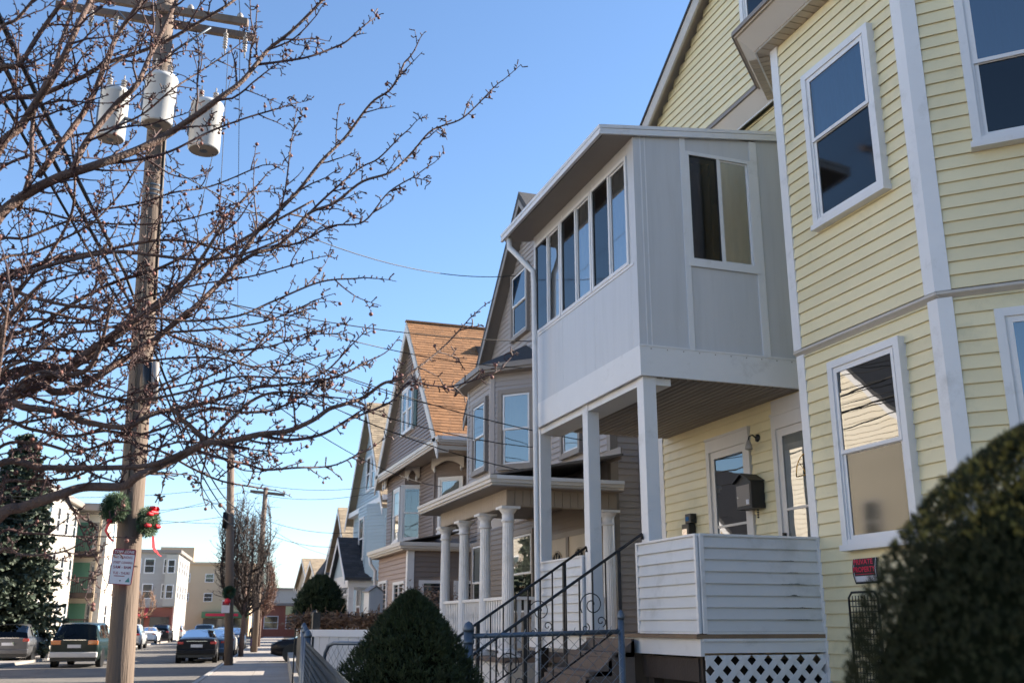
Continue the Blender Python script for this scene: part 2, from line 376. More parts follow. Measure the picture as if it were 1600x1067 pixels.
def tabs(parent, O, u, v, L, H, mat, tw=.30, th=.14, only=None):
    """overlapping shingle tabs, joined"""
    mb = MB(); nrm = u.cross(v).normalized(); nrm = nrm if nrm.z > 0 else -nrm
    rows = int(H / th); r = random.Random(5)
    for j in range(rows):
        x = -tw * r.random()
        while x < L:
            x0 = max(0, x); x1 = min(L, x + tw - .008); x += tw
            if x1 - x0 < .03: continue
            lo = O + v * (j * th - r.uniform(0, .008)); hi = O + v * ((j + 1) * th + .02); e = .012 + r.uniform(0, .006)
            a, b, c, d = lo + u * x0 + nrm * e, lo + u * x1 + nrm * e, hi + u * x1 + nrm * .002, hi + u * x0 + nrm * .002
            mb.add([a, b, c, d, lo + u * x0, lo + u * x1], [(0, 1, 2, 3), (4, 5, 1, 0)])
    o = mb.build('shingles', mat, parent); o['kind'] = 'stuff'; return o
def rail_spiral(mb, c, r0, turns, R, ax, n=26, r=.006, start=0.0, sgn=1):
    pts = []
    for i in range(n + 1):
        t = i / n; rr = r0 + (R - r0) * t; an = start + sgn * 2 * math.pi * turns * t
        pts.append(Vector(c) + Vector(ax) * (rr * math.cos(an)) + Vector((0, 0, 1)) * (rr * math.sin(an)))
    mb.tube(pts, r, 5)
def chain_mesh(parent, P0, P1, z0a, z1a, z0b, z1b, cell=.057, r=.0022, mat=None):
    """woven wire: zigzag wires between two ends; bottom/top heights at both ends"""
    mb = MB(); P0 = Vector(P0); P1 = Vector(P1); L = (P1 - P0).length; u = (P1 - P0) / L; nrm = Vector((u.y, -u.x, 0))
    n = int(L / cell)
    for i in range(n):
        pts = []; x = i * cell; H = min(z1a - z0a, z1b - z0b); k = int(H / (cell * .98)) + 1
        for j in range(k + 1):
            xx = x + (cell if ((j + i) % 2) else 0); t = xx / L; zb = z0a + (z0b - z0a) * t; zt = z1a + (z1b - z1a) * t
            z = zb + (zt - zb) * j / k
            p = P0 + u * xx; pts.append(Vector((p.x, p.y, z)) + nrm * (.0025 if (i + j) % 2 else -.0025))
        mb.tube(pts, r, 4, caps=False, sm=False)
        # knuckle barb at the top
        p = pts[-1]; mb.tube([p, p + Vector((u.x * .012, u.y * .012, .028))], r, 3, caps=False, sm=False)
    o = mb.build('wire_mesh', mat or M_wire, parent); o['kind'] = 'stuff'; return o
# ---------------------------------------------------------------- ground
def sheet(name, mat, pts, z):
    return tag(MB().add([(p[0], p[1], z) for p in pts], [tuple(range(len(pts)))]).build(name, mat), None, None, kind='structure')
def band(s0, s1, c0, c1): return [SP(s0, c0), SP(s0, c1), SP(s1, c1), SP(s1, c0)]
sheet('ground', M_ground, [(-900, -300), (900, -300), (900, 1500), (-900, 1500)], -.16)
KC, WC, FC = -2.35, .36, -11.2         # kerb line, back of pavement, far kerb
sheet('road', M_asph, band(-40, 260, FC, KC), -.13)
y = MB().prism([tuple(SP(-30, WC)[:2]), tuple(SP(230, WC)[:2]), tuple(SP(230, 60)[:2]), tuple(SP(-30, 60)[:2])], -.15, .0).build('yard', M_soil); y['kind'] = 'structure'
# pavement slabs, kerb stones, far pavement, patches
walk = tag(sheet('pavement', M_walk, band(-12, 230, KC + .16, WC), -.012), None, None, kind='structure')
slab = MB().prism([(.006, .006), (1.494, .006), (1.494, 1.344), (.006, 1.344)], -.10, .0).mesh('slab', M_walk)
RS_ = Matrix.Rotation(-SA, 4, 'Z')
for i in range(34):
    for j in range(2):
        p = SP(14 + i * 1.5, KC + .18 + j * 1.35 + 1.35); inst(slab, 'slab', walk, T(p.x, p.y, RND.uniform(-.003, .003)) @ RS_ @ Matrix.Rotation(math.pi / 2, 4, 'Z'))
kerb = MB().prism([tuple(SP(-12, KC)[:2]), tuple(SP(230, KC)[:2]), tuple(SP(230, KC + .15)[:2]), tuple(SP(-12, KC + .15)[:2])], -.15, -.03).build('kerb', M_kerb); kerb['kind'] = 'structure'
ks = MB().prism([(0, .004), (.145, .004), (.145, 1.796), (0, 1.796)], -.14, .0).mesh('kerb_stone', M_kerb)
for i in range(40):
    p = SP(12 + i * 1.8, KC + .002); inst(ks, 'kerb_stone', kerb, T(p.x, p.y, .001) @ RS_)
fw = MB().prism([tuple(SP(-40, FC)[:2]), tuple(SP(260, FC)[:2]), tuple(SP(260, FC - 60)[:2]), tuple(SP(-40, FC - 60)[:2])], -.15, -.01).build('far_pavement', M_walk); fw['kind'] = 'structure'
mk = MB().add([SP(58, KC - .1, -.126), SP(58, FC + .1, -.126), SP(58.5, FC + .1, -.126), SP(58.5, KC - .1, -.126)], [(0, 1, 2, 3)]).build('road_patch', pm('fresh_tar', (.03, .03, .03), .9, .2, 3)); mk['kind'] = 'structure'
# low wall and fence along the back of the pavement, beyond the gate
# ---------------------------------------------------------------- yellow house with sunroom
BA, BW, AN, AF = 6.42, 7.15, 5.4, 13.65          # bay front, main front, near side, far side
EX = .1275
yh = thing('house', 'yellow clapboard house with white sunroom raised on posts over its porch', 'house', (10, 9.5, 0))
bayp = [(BW, 9.66), (BA, 8.93), (BA, 6.8), (7.82, AN)]
foot = bayp + [(17, AN), (17, AF), (BW, AF)]
MB().prism(foot, 1.0, 8.16).build('wall', M_yel, yh)
MB().prism([(x + .02 if i < 4 else x, y) for i, (x, y) in enumerate(foot)], 0, 1.0).build('foundation', M_conc, yh)
r2 = .70710678
Bu, Bn = (r2, -r2), (-r2, -r2); Cu, Cn = (-r2, -r2), (-r2, r2)
# siding: bay front, near angled side, far angled side, door wall, gable
for (z0, z1, off) in ((1.02, 4.36, 0), (4.44, 8.14, .02)):
    siding(yh, (BA, 8.93), STREET, 2.13, z0, z1, EX, M_yel, off=off)
    siding(yh, (BA, 6.8), Bu, 1.98, z0, z1, EX, M_yel, off=off)
siding(yh, (BW, 9.66), Cu, 1.03, 1.5, 4.36, EX, M_yel)
def doorclip(z):
    if z > 4.03: return [(0, 3.99)]
    return [(0, 1.42), (2.54, 3.05)]
siding(yh, (BW, AF), STREET, 3.99, 1.50, 4.28, EX, M_yel, clip=doorclip)
siding(yh, (BW, AF), STREET, 3.99, 7.6, 8.16, EX, M_yel)
# belt course between the storeys
for O, u, L in (((BA, 8.93), STREET, 2.13), ((BA, 6.8), Bu, 1.98)):
    M0 = basis((O[0], O[1], 0), u)
    MB().extr([(-.03, -.002, 4.36), (-.03, -.05, 4.40), (-.03, -.05, 4.425), (-.03, -.02, 4.44), (-.03, -.002, 4.44)], (L + .06, 0, 0)).build('belt_moulding', M_fascia, yh, M0)
for z0, z1, t in ((1.0, 4.37, .028), (4.43, 8.15, .05)):
    corner_trim(yh, (BA, 8.93), (0, -1), (-1, 0), (r2, r2), Cn, z0, z1, M_trim, t=t)
    corner_trim(yh, (BA, 6.8), (0, 1), (-1, 0), (r2, -r2), Bn, z0, z1, M_trim, t=t)
corner_trim(yh, (BW, AF), (0, -1), (-1, 0), (1, 0), (0, 1), 1.0, 8.16, M_trim)
# bay windows
Wb = lambda a, z: basis((BA, a, z), STREET)
window(yh, Wb(8.345, 2.29), 1.08, 1.86, M_trim, M_trim, split=.5, up='none', lo='screen')
window(yh, basis((BA - .02, 8.33, 5.65), STREET), 1.13, 1.80, M_trim, M_trim, split=.55, up='shade', lo='screen')
MBu = lambda t, z, off: basis((BA + t * r2 - off * r2, 6.8 - t * r2 - off * r2, z), Bu)
window(yh, MBu(.43, 2.29, 0), 1.05, 1.90, M_trim, M_trim, split=.46, up='shade', lo='screen')
window(yh, MBu(.45, 5.76, .02), 1.05, 1.80, M_trim, M_trim, split=.46, up='shade', lo='screen')
# bay eave: sloping fascia and ribbed soffit
def offs(d): k = d * math.tan(math.radians(22.5)); return (BA - d, 8.93 + k), (BA - d, 6.8 - k)
tA, tB = offs(.43); bA_, bB_ = offs(.22); i0, i1 = offs(.0)
farT = (6.92, tA[1] + (6.92 - tA[0])); farB = (7.04, bA_[1] + (7.04 - bA_[0])); nrT = (tB[0] + 1.5, tB[1] - 1.5); nrB = (bB_[0] + 1.5, bB_[1] - 1.5)
zt, zb = 8.38, 8.16
def skin(name, lo, hi, zl, zh, mat, th=.03):
    n = len(lo); mb = MB()
    vs = [(p[0], p[1], zl) for p in lo] + [(p[0], p[1], zh) for p in hi] + [(p[0] + th, p[1], zl + .0) for p in lo] + [(p[0] + th, p[1], zh) for p in hi]
    for i in range(n - 1): mb.add([vs[i], vs[i+1], vs[n+i+1], vs[n+i]], [(0, 1, 2, 3)]); mb.add([vs[2*n+i], vs[2*n+i+1], vs[3*n+i+1], vs[3*n+i]], [(3, 2, 1, 0)])
    return mb.build(name, mat, yh)
skin('fascia', [farB, bA_, bB_, nrB], [farT, tA, tB, nrT], zb, zt, M_fascia)
skin('fascia', [(7.04, AF + .3), farB], [(6.92, AF + .35), farT], zb, zt, M_fascia)
def lip(name, pts, z0, z1, w, mat):
    for p, q in zip(pts[:-1], pts[1:]):
        d = Vector((q[0]-p[0], q[1]-p[1])).normalized(); nn = Vector((d.y, -d.x)) * w
        MB().prism([(p[0], p[1]), (q[0], q[1]), (q[0]+nn.x, q[1]+nn.y), (p[0]+nn.x, p[1]+nn.y)], z0, z1).build(name, mat, yh)
lip('drip_edge', [farT, tA, tB, nrT], zt - .004, zt + .05, .03, M_greytrim)
lip('drip_edge', [(6.92, AF + .35), farT], zt - .004, zt + .05, .03, M_greytrim)
lip('fascia_bead', [farB, bA_, bB_, nrB], zb - .016, zb + .016, -.02, M_trim)
lip('fascia_bead', [(7.04, AF + .3), farB], zb - .016, zb + .016, -.02, M_trim)
MB().prism([(BW, 9.75), (BA, 8.95), (BA, 6.78), (7.7, 5.5), nrB, bB_, bA_, farB], zb + .004, zb + .014).build('soffit_base', M_soff, yh)
strips(yh, (BA, 9.02), STREET, 2.3, .235, zb - .01, .115, M_soff)
strips(yh, (BW, 9.78), Cu, 1.06, .235, zb - .012, .105, M_soff)
strips(yh, (BA, 6.72), Bu, 1.9, .235, zb - .012, .115, M_soff)
MB().prism([(BA + .02, 8.93), tA, tB, (BA + .02, 6.8)], zt + .0, zt + .04).build('bay_roof', M_roofdk, yh)
MB().prism([farT, tA, tB, nrT, (8.0, 5.2), (8.0, 10.2)], zt - .03, zt + .012).build('eave_deck', M_soff, yh)
# gable
GB = 7.0; RS = .648
def zrake(a): return 9.37 - RS * (a - 13.11) if a > 9.5 else 9.37 - RS * (9.5 - 13.11) - RS * (9.5 - a)
zr = zrake(9.5001)
MB().extr([(GB, AF + .1, 8.3), (GB, 5.0, 8.3), (GB, 5.0, zrake(5.0) - .12), (GB, 9.5, zr - .12), (GB, AF + .1, zrake(AF + .1) - .12)], (9.5, 0, 0)).build('gable_wall', M_yel, yh)
def gclip(z):
    half = (zr - .1 - z) / RS
    return [(max(0, AF + .1 - (9.5 + half)), min(AF + .1 - 5.0, AF + .1 - (9.5 - half)))]
siding(yh, (GB, AF + .1), STREET, 8.7, 8.40, 11.5, EX, M_yel, clip=gclip)
window(yh, basis((GB, 10.32, 9.12), STREET), 1.0, 1.55, M_trim, M_trim, up='none', lo='screen')
for s in (1, -1):
    a0, a1 = 9.5, 9.5 + s * 4.45
    z0, z1 = zr, zrake(13.95)
    MB().extr([(6.78, a0, z0 + .05), (6.78, a1, z1 + .05), (6.78, a1, z1 + .10), (6.78, a0, z0 + .10)], (10, 0, 0)).build('roof', M_roofdk, yh)
    MB().extr([(6.80, a0, z0 - .19), (6.80, a1, z1 - .19), (6.80, a1, z1 + .05), (6.80, a0, z0 + .05)], (.035, 0, 0)).build('rake_board', M_fascia, yh)
    MB().extr([(6.835, a0, z0 - .01), (6.835, a1, z1 - .01), (6.835, a1, z1 + .04), (6.835, a0, z0 + .04)], (.2, 0, 0)).build('rake_soffit', M_soff, yh)
# ------------- porch
FL = 1.46; PB = 5.02
MB().box(4.93, BW, 8.83, AF, FL - .035, FL).build('porch_floor', M_deck, yh)
MB().box(4.98, 5.02, 8.85, AF, FL - .20, FL - .037).build('porch_skirt', M_trim, yh)
MB().box(5.02, 6.40, 8.845, 8.885, FL - .17, FL - .037).build('porch_skirt', M_trim, yh)
MB().box(5.0, 6.41, 8.825, 8.85, FL - .062, FL - .037).build('porch_skirt', M_trim, yh)
for a in (8.95, 10.0, 13.4): MB().box(5.05, 5.17, a, a + .12, 0, FL - .2).build('pier', M_dkwood, yh)
MB().box(5.03, 5.07, 9.0, 10.2, 1.02, 1.24).build('joist', M_dkwood, yh)
MB().box(6.3, 6.36, 8.98, 13.4, .1, 1.2).build('under_porch_shade', M_dark, yh)  # near-black sheet standing in for the shade beneath the floor
# half walls clad in white boards
def halfwall(O, u, L, z0, z1, n=8, back=.09):
    M0 = basis((O[0], O[1], 0), u); e = (z1 - z0) / n
    MB().box(.0, L, 0, back, z0 - .01, z1 - .005).build('half_wall', M_wht, yh, M0)
    siding(yh, O, u, L, z0, z1, e, M_wht)
    MB().box(-.01, L + .01, -.026, back + .01, z1, z1 + .022).build('cap', M_trim, yh, M0)
    for x in (-.012, L - .028): MB().box(x, x + .04, -.026, -.001, z0 - .015, z1 - .001).build('edge_trim', M_trim, yh, M0)
    MB().box(.03, L - .03, -.022, -.001, z0 - .02, z0 - .001).build('bottom_trim', M_trim, yh, M0)
halfwall((5.025, 8.85), NEAR, 1.375, 1.485, 2.40)
halfwall((5.0, 10.18), STREET, 1.315, 1.485, 2.40)
halfwall((5.02, 13.29), STREET, 1.52, 1.485, 2.37)
# stains of moss on the half wall
st = pm('moss_stain', (.03,.035,.02), .9, .3, 20)
for k, (x, wd, j) in enumerate(((.90, .16, 6), (.96, .14, 5), (.88, .32, 4), (.93, .20, 3), (.82, .52, 2), (.90, .36, 1))):
    e = .915 / 8; mb = MB(); n = 22
    for i in range(n):
        x0 = x + wd * i / n; x1 = x + wd * (i + 1) / n; q = (i + .5) / n
        h = .016 * (math.sin(math.pi * q) ** .7) * max(.12, .55 + .9 * noise.noise(Vector((x0 * 14, j * 3.1, 0))))
        mb.add([(x0, -.0248, 0), (x1, -.0248, 0), (x1, -.0246, h), (x0, -.0246, h * .9)], [(0, 1, 2, 3)])
    mb.build('moss_stain', st, yh, basis((5.025, 8.85, 1.485 + e * j - .002), NEAR))
# lattice under the near end
LM = basis((5.03, 8.86, .25), NEAR); LL, LH = 1.36, 1.02
sw, pitch = .060, .186
def clip_poly(poly, L, H):
    def cut(P, f, g):
        out = []
        for i in range(len(P)):
            a, b = P[i], P[(i+1) % len(P)]; fa, fb = f(a), f(b)
            if fa >= 0: out.append(a)
            if (fa >= 0) != (fb >= 0): t = fa / (fa - fb); out.append((a[0] + (b[0]-a[0])*t, a[1] + (b[1]-a[1])*t))
        return out
    for f in (lambda p: p[0], lambda p: L - p[0], lambda p: p[1], lambda p: H - p[1]):
        poly = cut(poly, f, None)
        if len(poly) < 3: return None
    return poly
for sg in (1, -1):
    k = -12
    while k < 24:
        c = k * pitch; k += 1
        h = sw * .7071
        P = [(c - h, 0 if sg > 0 else LH), (c + h, 0 if sg > 0 else LH), (c + h + LH, LH if sg > 0 else 0), (c - h + LH, LH if sg > 0 else 0)]
        P = clip_poly(P, LL, LH)
        if P: MB().extr([(x, -.008 if sg > 0 else .001, z) for x, z in P], (0, .008, 0)).build('lattice_slat', M_trim, yh, LM)
# ------------- porch posts, ceiling, doors
for a in (9.97, 11.58, 13.30):
    MB().box(5.035, 5.20, a, a + .165, FL, 4.30).build('porch_post', M_trim, yh, bevel=.006)
MB().box(5.05, 5.40, 9.99, 13.4, 4.20, 4.30).build('beam', M_trim, yh)
nx = 20
for i in range(nx):
    x0 = 5.21 + (BW - 5.21) * i / nx
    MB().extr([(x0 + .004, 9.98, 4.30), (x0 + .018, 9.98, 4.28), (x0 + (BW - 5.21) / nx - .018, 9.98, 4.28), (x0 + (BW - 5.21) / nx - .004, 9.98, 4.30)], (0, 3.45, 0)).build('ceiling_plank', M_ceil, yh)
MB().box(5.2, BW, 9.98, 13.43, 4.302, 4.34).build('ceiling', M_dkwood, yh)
def storm_door(M, w, h, split, lower_glass=True, fan=False):
    """outer frame, storm door leaf with two panes, handle"""
    o = MB().box(0, .085, -.05, 0, 0, h).box(w - .085, w, -.05, 0, 0, h).box(.085, w - .085, -.05, 0, h - .17, h).box(-.01, w + .01, -.06, -.002, h, h + .03).build('door', M_doorw, yh, M)
    s = .10; zt_ = h - .17
    MB().box(.085, .085 + s, -.028, -.006, 0, zt_).box(w - .085 - s, w - .085, -.028, -.006, 0, zt_).box(.085 + s, w - .085 - s, -.028, -.006, zt_ - s, zt_).box(.085 + s, w - .085 - s, -.028, -.006, 0, .25).box(.085 + s, w - .085 - s, -.026, -.008, split, split + .03).build('door_leaf', M_doorw, o, M)
    for a, b in ((.25, split), (split + .03, zt_ - s)):
        MB().add([(.085 + s, -.015, a), (w - .085 - s, -.015, a), (w - .085 - s, -.015, b), (.085 + s, -.015, b)], [(0, 1, 2, 3)]).build('pane', G_win, o, M)
    MB().box(.085, w - .085, -.0045, -.001, 0, h - .17).build('inner_door', M_dkwood if not fan else M_cur, o, M)
    x = .13 if fan else w - .13
    MB().box(x - .012, x + .012, -.075, -.028, 1.0, 1.16).box(x - .05, x + .05, -.085, -.07, 1.09, 1.115).build('handle', M_iron, o, M)
    if fan:
        cx, cz = w * .62, split + .38
        mb = MB()
        for k in range(5): an = math.pi * k / 4; mb.tube([(cx, -.009, cz), (cx + .21 * math.cos(an), -.009, cz + .25 * math.sin(an))], .010, 4)
        mb.tube([(cx + .21 * math.cos(math.pi * k / 12), -.009, cz + .25 * math.sin(math.pi * k / 12)) for k in range(13)], .014, 4)
        mb.tube([(cx - .21, -.009, cz), (cx + .21, -.009, cz)], .013, 4)
        mb.build('fanlight', M_brass, o, M)
        MB().extr([(cx + .2 * math.cos(math.pi * k / 12), -.0055, cz + .24 * math.sin(math.pi * k / 12)) for k in range(13)], (0, -.001, 0)).build('fan_pane', M_dark, o, M)
    return o
DM = lambda a: basis((BW, a, FL), STREET)
storm_door(DM(12.22), 1.10, 2.56, 1.35)
storm_door(DM(10.58), 1.0, 2.60, 1.42, fan=True)
MB().box(0, 1.0, -.03, -.001, 2.64, 2.80).build('door_header', M_doorw, yh, DM(10.58))
# mailbox, meter box, lamp, on the wall by the doors: things of their own
m = thing('mailbox', 'black gabled metal mailbox on yellow wall between two doors', 'mailbox', (BW, 11.0, 2.95))
Mm = basis((BW - .018, 11.22, 2.96), STREET)
MB().extr([(0, 0, 0), (.36, 0, 0), (.36, 0, .34), (.18, 0, .43), (0, 0, .34)], (0, -.20, 0)).build('box', M_iron, m, Mm)
MB().extr([(-.02, .0, .335), (.18, .0, .435), (.38, .0, .335), (.38, .0, .35), (.18, .0, .45), (-.02, .0, .35)], (0, -.24, 0)).build('lid', M_iron, m, Mm)
MB().box(.03, .33, -.206, -.201, .04, .30).build('front_panel', M_greytrim, m, Mm)
MB().box(.25, .31, -.212, -.207, .05, .11).build('sticker', M_sign, m, Mm)
MB().box(.05, .07, -.212, -.207, .14, .16).build('lock', M_chrome, m, Mm)
mb = MB()
for k in range(4): mb.lathe([(.008, 0), (.016, .012), (.008, .024)], 8, c=(.30, -.08, -.03 - k * .03))
mb.build('bell_pull', M_iron, m, Mm)
e = thing('letter_box', 'small black letter boxes mounted on yellow wall beside porch post', 'letter box', (BW, 12.9, 2.7))
Me = basis((BW - .018, 12.84, 2.66), STREET)
MB().box(0, .20, -.12, 0, 0, .27).build('box', M_black, e, Me, bevel=.008)
MB().box(.02, .16, -.126, -.121, .05, .20).build('face', M_chrome, e, Me)
MB().box(.07, .23, -.10, 0, .275, .41).build('upper_box', M_black, e, Me, bevel=.008)
MB().box(.10, .18, -.106, -.101, .31, .37).build('sticker', M_curb, e, Me)
l = thing('porch_lamp', 'tarnished porch lamp with bell-shaped glass shade between the doors', 'lamp', (BW, 10.95, 3.95))
Ml = basis((BW - .018, 10.93, 3.86), STREET)
MB().lathe([(.05, 0), (.05, .015), (.02, .03)], 12, c=(0, 0, 0)).build('back_plate', M_iron, l, Ml @ Matrix.Rotation(math.pi/2, 4, 'X'))
MB().tube([(0, -.03, 0), (0, -.08, .035), (0, -.13, .015), (0, -.145, -.035)], .010, 6).build('arm', M_iron, l, Ml)
MB().lathe([(.035, -.16), (.05, -.155), (.046, -.11), (.03, -.07), (.02, -.035)], 12, c=(0, -.145, 0)).build('shade', M_insul, l, Ml)
# ------------- sunroom
S0, S1, SB = 9.97, 13.45, 5.02; ZS, ZT = 4.64, 7.18
MB().box(SB + .03, BW, S0 + .03, S1 - .03, 4.31, 5.2).build('sunroom_wall', M_sun, yh)
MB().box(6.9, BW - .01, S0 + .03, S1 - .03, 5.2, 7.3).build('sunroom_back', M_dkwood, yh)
MB().box(SB + .05, 6.9, S0 + .05, S1 - .05, 7.22, 7.27).build('sunroom_ceiling', M_ceil, yh)
# skirt boards round the floor
MB().box(SB - .035, SB, S0 - .02, S1 + .02, 4.285, ZS).build('sunroom_skirt', M_trim, yh)
MB().box(SB - .035, BW, S0 - .055, S0 - .02, 4.285, ZS + .01).build('sunroom_skirt', M_trim, yh)
MB().box(SB - .045, BW, S0 - .062, S0 - .055, ZS - .01, ZS + .012).build('sunroom_skirt', M_trim, yh)
mb = MB()
for k in range(10): mb.box(SB + .1 + k * .21, SB + .112 + k * .21, S0 - .059, S0 - .056, 4.60, 4.612)
mb.build('nail_heads', M_greytrim, yh, kind='stuff')
seams = [S1, 12.31, 11.22, 10.13, S0]
for i in range(3):
    MB().box(SB - .012, SB + .03, seams[i + 1] + .004, seams[i] - .004, ZS + .008, 5.66).build('panel', M_sun, yh)
    MB().box(SB - .010, SB + .03, seams[i + 1] - .02, seams[i + 1] + .004, ZS + .008, 7.2).build('mullion', M_trim, yh)
MB().box(SB - .012, SB + .05, S0 - .012, 10.125, ZS + .008, 7.3).build('corner_panel', M_sun, yh)
MB().box(SB - .02, SB + .05, S0 + .08, S1, 5.662, 5.70).build('sill', M_trim, yh)
MB().box(SB - .008, SB + .05, S0, S1, 7.13, 7.32).build('header', M_sun, yh)
MB().box(SB - .012, SB + .08, S1 - .06, S1, ZS, 7.3).build('corner_panel', M_sun, yh)
MB().box(SB, BW, S1 - .03, S1, ZS, 7.3).build('far_wall', M_sun, yh)
def slider(M, w, h, left='screen', right='curtain', f=.045, outer=True):
    o = MB().box(0, f, -.03, .03, 0, h).box(w - f, w, -.03, .03, 0, h).box(f, w - f, -.03, .03, 0, f).box(f, w - f, -.03, .03, h - f, h).box(w / 2 - .022, w / 2 + .022, -.022, .02, f, h - f).build('window', M_trim, yh, M)
    for i, (a, b) in enumerate(((f, w / 2 - .022), (w / 2 + .022, w - f))):
        y = -.008 + .012 * i
        mb = MB().box(a, a + .02, y - .006, y + .006, f, h - f).box(b - .02, b, y - .006, y + .006, f, h - f).box(a + .02, b - .02, y - .006, y + .006, f, f + .02).box(a + .02, b - .02, y - .006, y + .006, h - f - .02, h - f).build('sash', M_black if i == 0 else M_trim, o, M)
        MB().add([(a + .02, y, f + .02), (b - .02, y, f + .02), (b - .02, y, h - f - .02), (a + .02, y, h - f - .02)], [(0, 1, 2, 3)]).build('pane', G_sun if i == 1 else G_dark, o, M)
        wavy('curtain', b - a, h - 2 * f, M_cur if i == 1 else M_screen, o, M @ T(a, .036 + .12 * (i == 0), f), .014, .13)
    return o
for i in range(3):
    a1, a0 = (13.38, 12.33, 11.24)[i], (12.33, 11.24, 10.13)[i]
    slider(basis((SB, a1, 5.70), STREET), a1 - a0 - .02, 1.43)
# near side of the sunroom
MB().box(SB + .05, 5.65, S0 - .012, S0 + .03, ZS + .016, 7.395).build('panel', M_sun, yh)
MB().box(5.72, 6.65, S0 - .010, S0 + .03, ZS + .012, 5.76).build('panel', M_sun, yh)
MB().box(6.75, BW, S0 - .012, S0 + .03, ZS + .012, 7.6).build('panel', M_sun, yh)
MB().box(5.72, 6.65, S0 - .010, S0 + .03, 7.22, 7.5).build('panel', M_sun, yh)
for b0, b1 in ((5.65, 5.72), (6.65, 6.75)): MB().box(b0, b1, S0 - .028, S0 + .03, ZS + .012, 7.5).build('batten', M_trim, yh)
for b0 in (5.10, 5.16): MB().box(b0, b0 + .012, S0 - .018, S0 - .01, ZS + .012, 7.35).build('batten', M_trim, yh)
slider(basis((5.72, S0, 5.76), NEAR), .93, 1.46)
MB().box(5.70, 6.68, S0 - .035, S0 - .028, 5.70, 5.765).build('sill', M_trim, yh)
# roof: shallow slope rising to the house, stepped white fascia
def zroof(b): return 7.36 + (b - 4.54) * .130
A0, A1 = 9.90, 13.66
MB().extr([(4.58, A0 + .03, zroof(4.58) - .10), (4.58, A0 + .03, zroof(4.58) - .005), (7.25, A0 + .03, zroof(7.25) - .005), (7.25, A0 + .03, zroof(7.25) - .10)], (0, A1 - A0 - .06, 0)).build('sunroom_roof', M_soff, yh)
for k, (d, z0, z1) in enumerate(((0, -.045, .0), (.008, -.085, -.048), (.0, -.125, -.088))):
    MB().box(4.54 + d, 4.58, A0, A1, zroof(4.54) + z0, zroof(4.54) + z1).build('gutter', M_trim, yh)
    MB().extr([(4.581, A0 + d, zroof(4.58) + z0), (4.581, A0 + d, zroof(4.58) + z1), (7.25, A0 + d, zroof(7.25) + z1), (7.25, A0 + d, zroof(7.25) + z0)], (0, .03 - d, 0)).build('fascia', M_trim, yh)
MB().extr([(4.60, A0 + .032, zroof(4.6) - .13), (5.03, A0 + .032, zroof(5.03) - .13), (5.03, A0 + .032, zroof(5.03) - .102), (4.60, A0 + .032, zroof(4.6) - .102)], (0, A1 - A0 - .064, 0)).build('sunroom_soffit', M_greytrim, yh)
# downspout
mb = MB(); pts = [(4.62, 13.48, 7.24), (4.62, 13.46, 7.08), (4.66, 13.36, 6.98), (4.80, 13.15, 6.70), (4.86, 13.08, 6.60), (4.87, 13.07, 6.4), (4.92, 13.13, 1.2), (4.90, 13.12, .45)]
mb.tube(pts, .042, 8); mb.build('downspout', M_trim, yh)
# ------------- stairs and iron railings
nst = 7; rise = (FL - .12) / nst; run = .27
for i in range(nst):
    z = FL - rise * (i + 1)
    MB().box(4.93 - run * (i + 1), 4.93 - run * i, 10.2, 11.42, z - .05, z).build('step', M_step, yh)
    MB().box(4.93 - run * i - .04, 4.93 - run * i, 10.2, 11.42, z, z + rise - .052).build('riser', M_step, yh)
for a in (10.2, 11.38):
    MB().extr([(4.93, a, FL - .06), (4.93 - run * nst, a, .02), (4.93 - run * nst + .35, a, .0), (4.93, a, FL - .5)], (0, .035, 0)).build('stringer', M_step, yh)
for a, bt, zt_ in ((10.10, 5.02, 2.52), (11.45, 4.93, 2.47)):
    sl = .648; L = 2.15
    mb = MB().tube([(bt + .0, a, zt_ - .06), (bt, a, zt_), (bt - L, a, zt_ - sl * L), (bt - L - .04, a, zt_ - sl * L - .08)], .017, 6)
    rl = mb.build('railing', M_iron, yh)
    mb = MB().tube([(bt - .3, a, zt_ - sl * .3 - .80), (bt - L, a, zt_ - sl * L - .80)], .010, 5); mb.build('bottom_rail', M_iron, rl)
    k = 0; x = .30
    while x < L:
        thick = .020 if k % 7 == 0 else .0075
        z1 = zt_ - sl * x
        MB().box(bt - x - thick, bt - x + thick, a - thick, a + thick, z1 - (1.12 if k % 7 == 0 else .80), z1).build('baluster', M_iron, rl)
        x += .155; k += 1
    for xc in (.62, 1.55):
        mb = MB(); c = (bt - xc, a, zt_ - sl * xc - .36)
        rail_spiral(mb, c, .02, 1.6, .145, (1, 0, 0)); rail_spiral(mb, (c[0] + .10, a, c[2] - .17), .012, 1.2, .06, (1, 0, 0), sgn=-1); rail_spiral(mb, (c[0] - .08, a, c[2] - .24), .012, 1.2, .05, (1, 0, 0))
        mb.build('scroll', M_iron, rl)
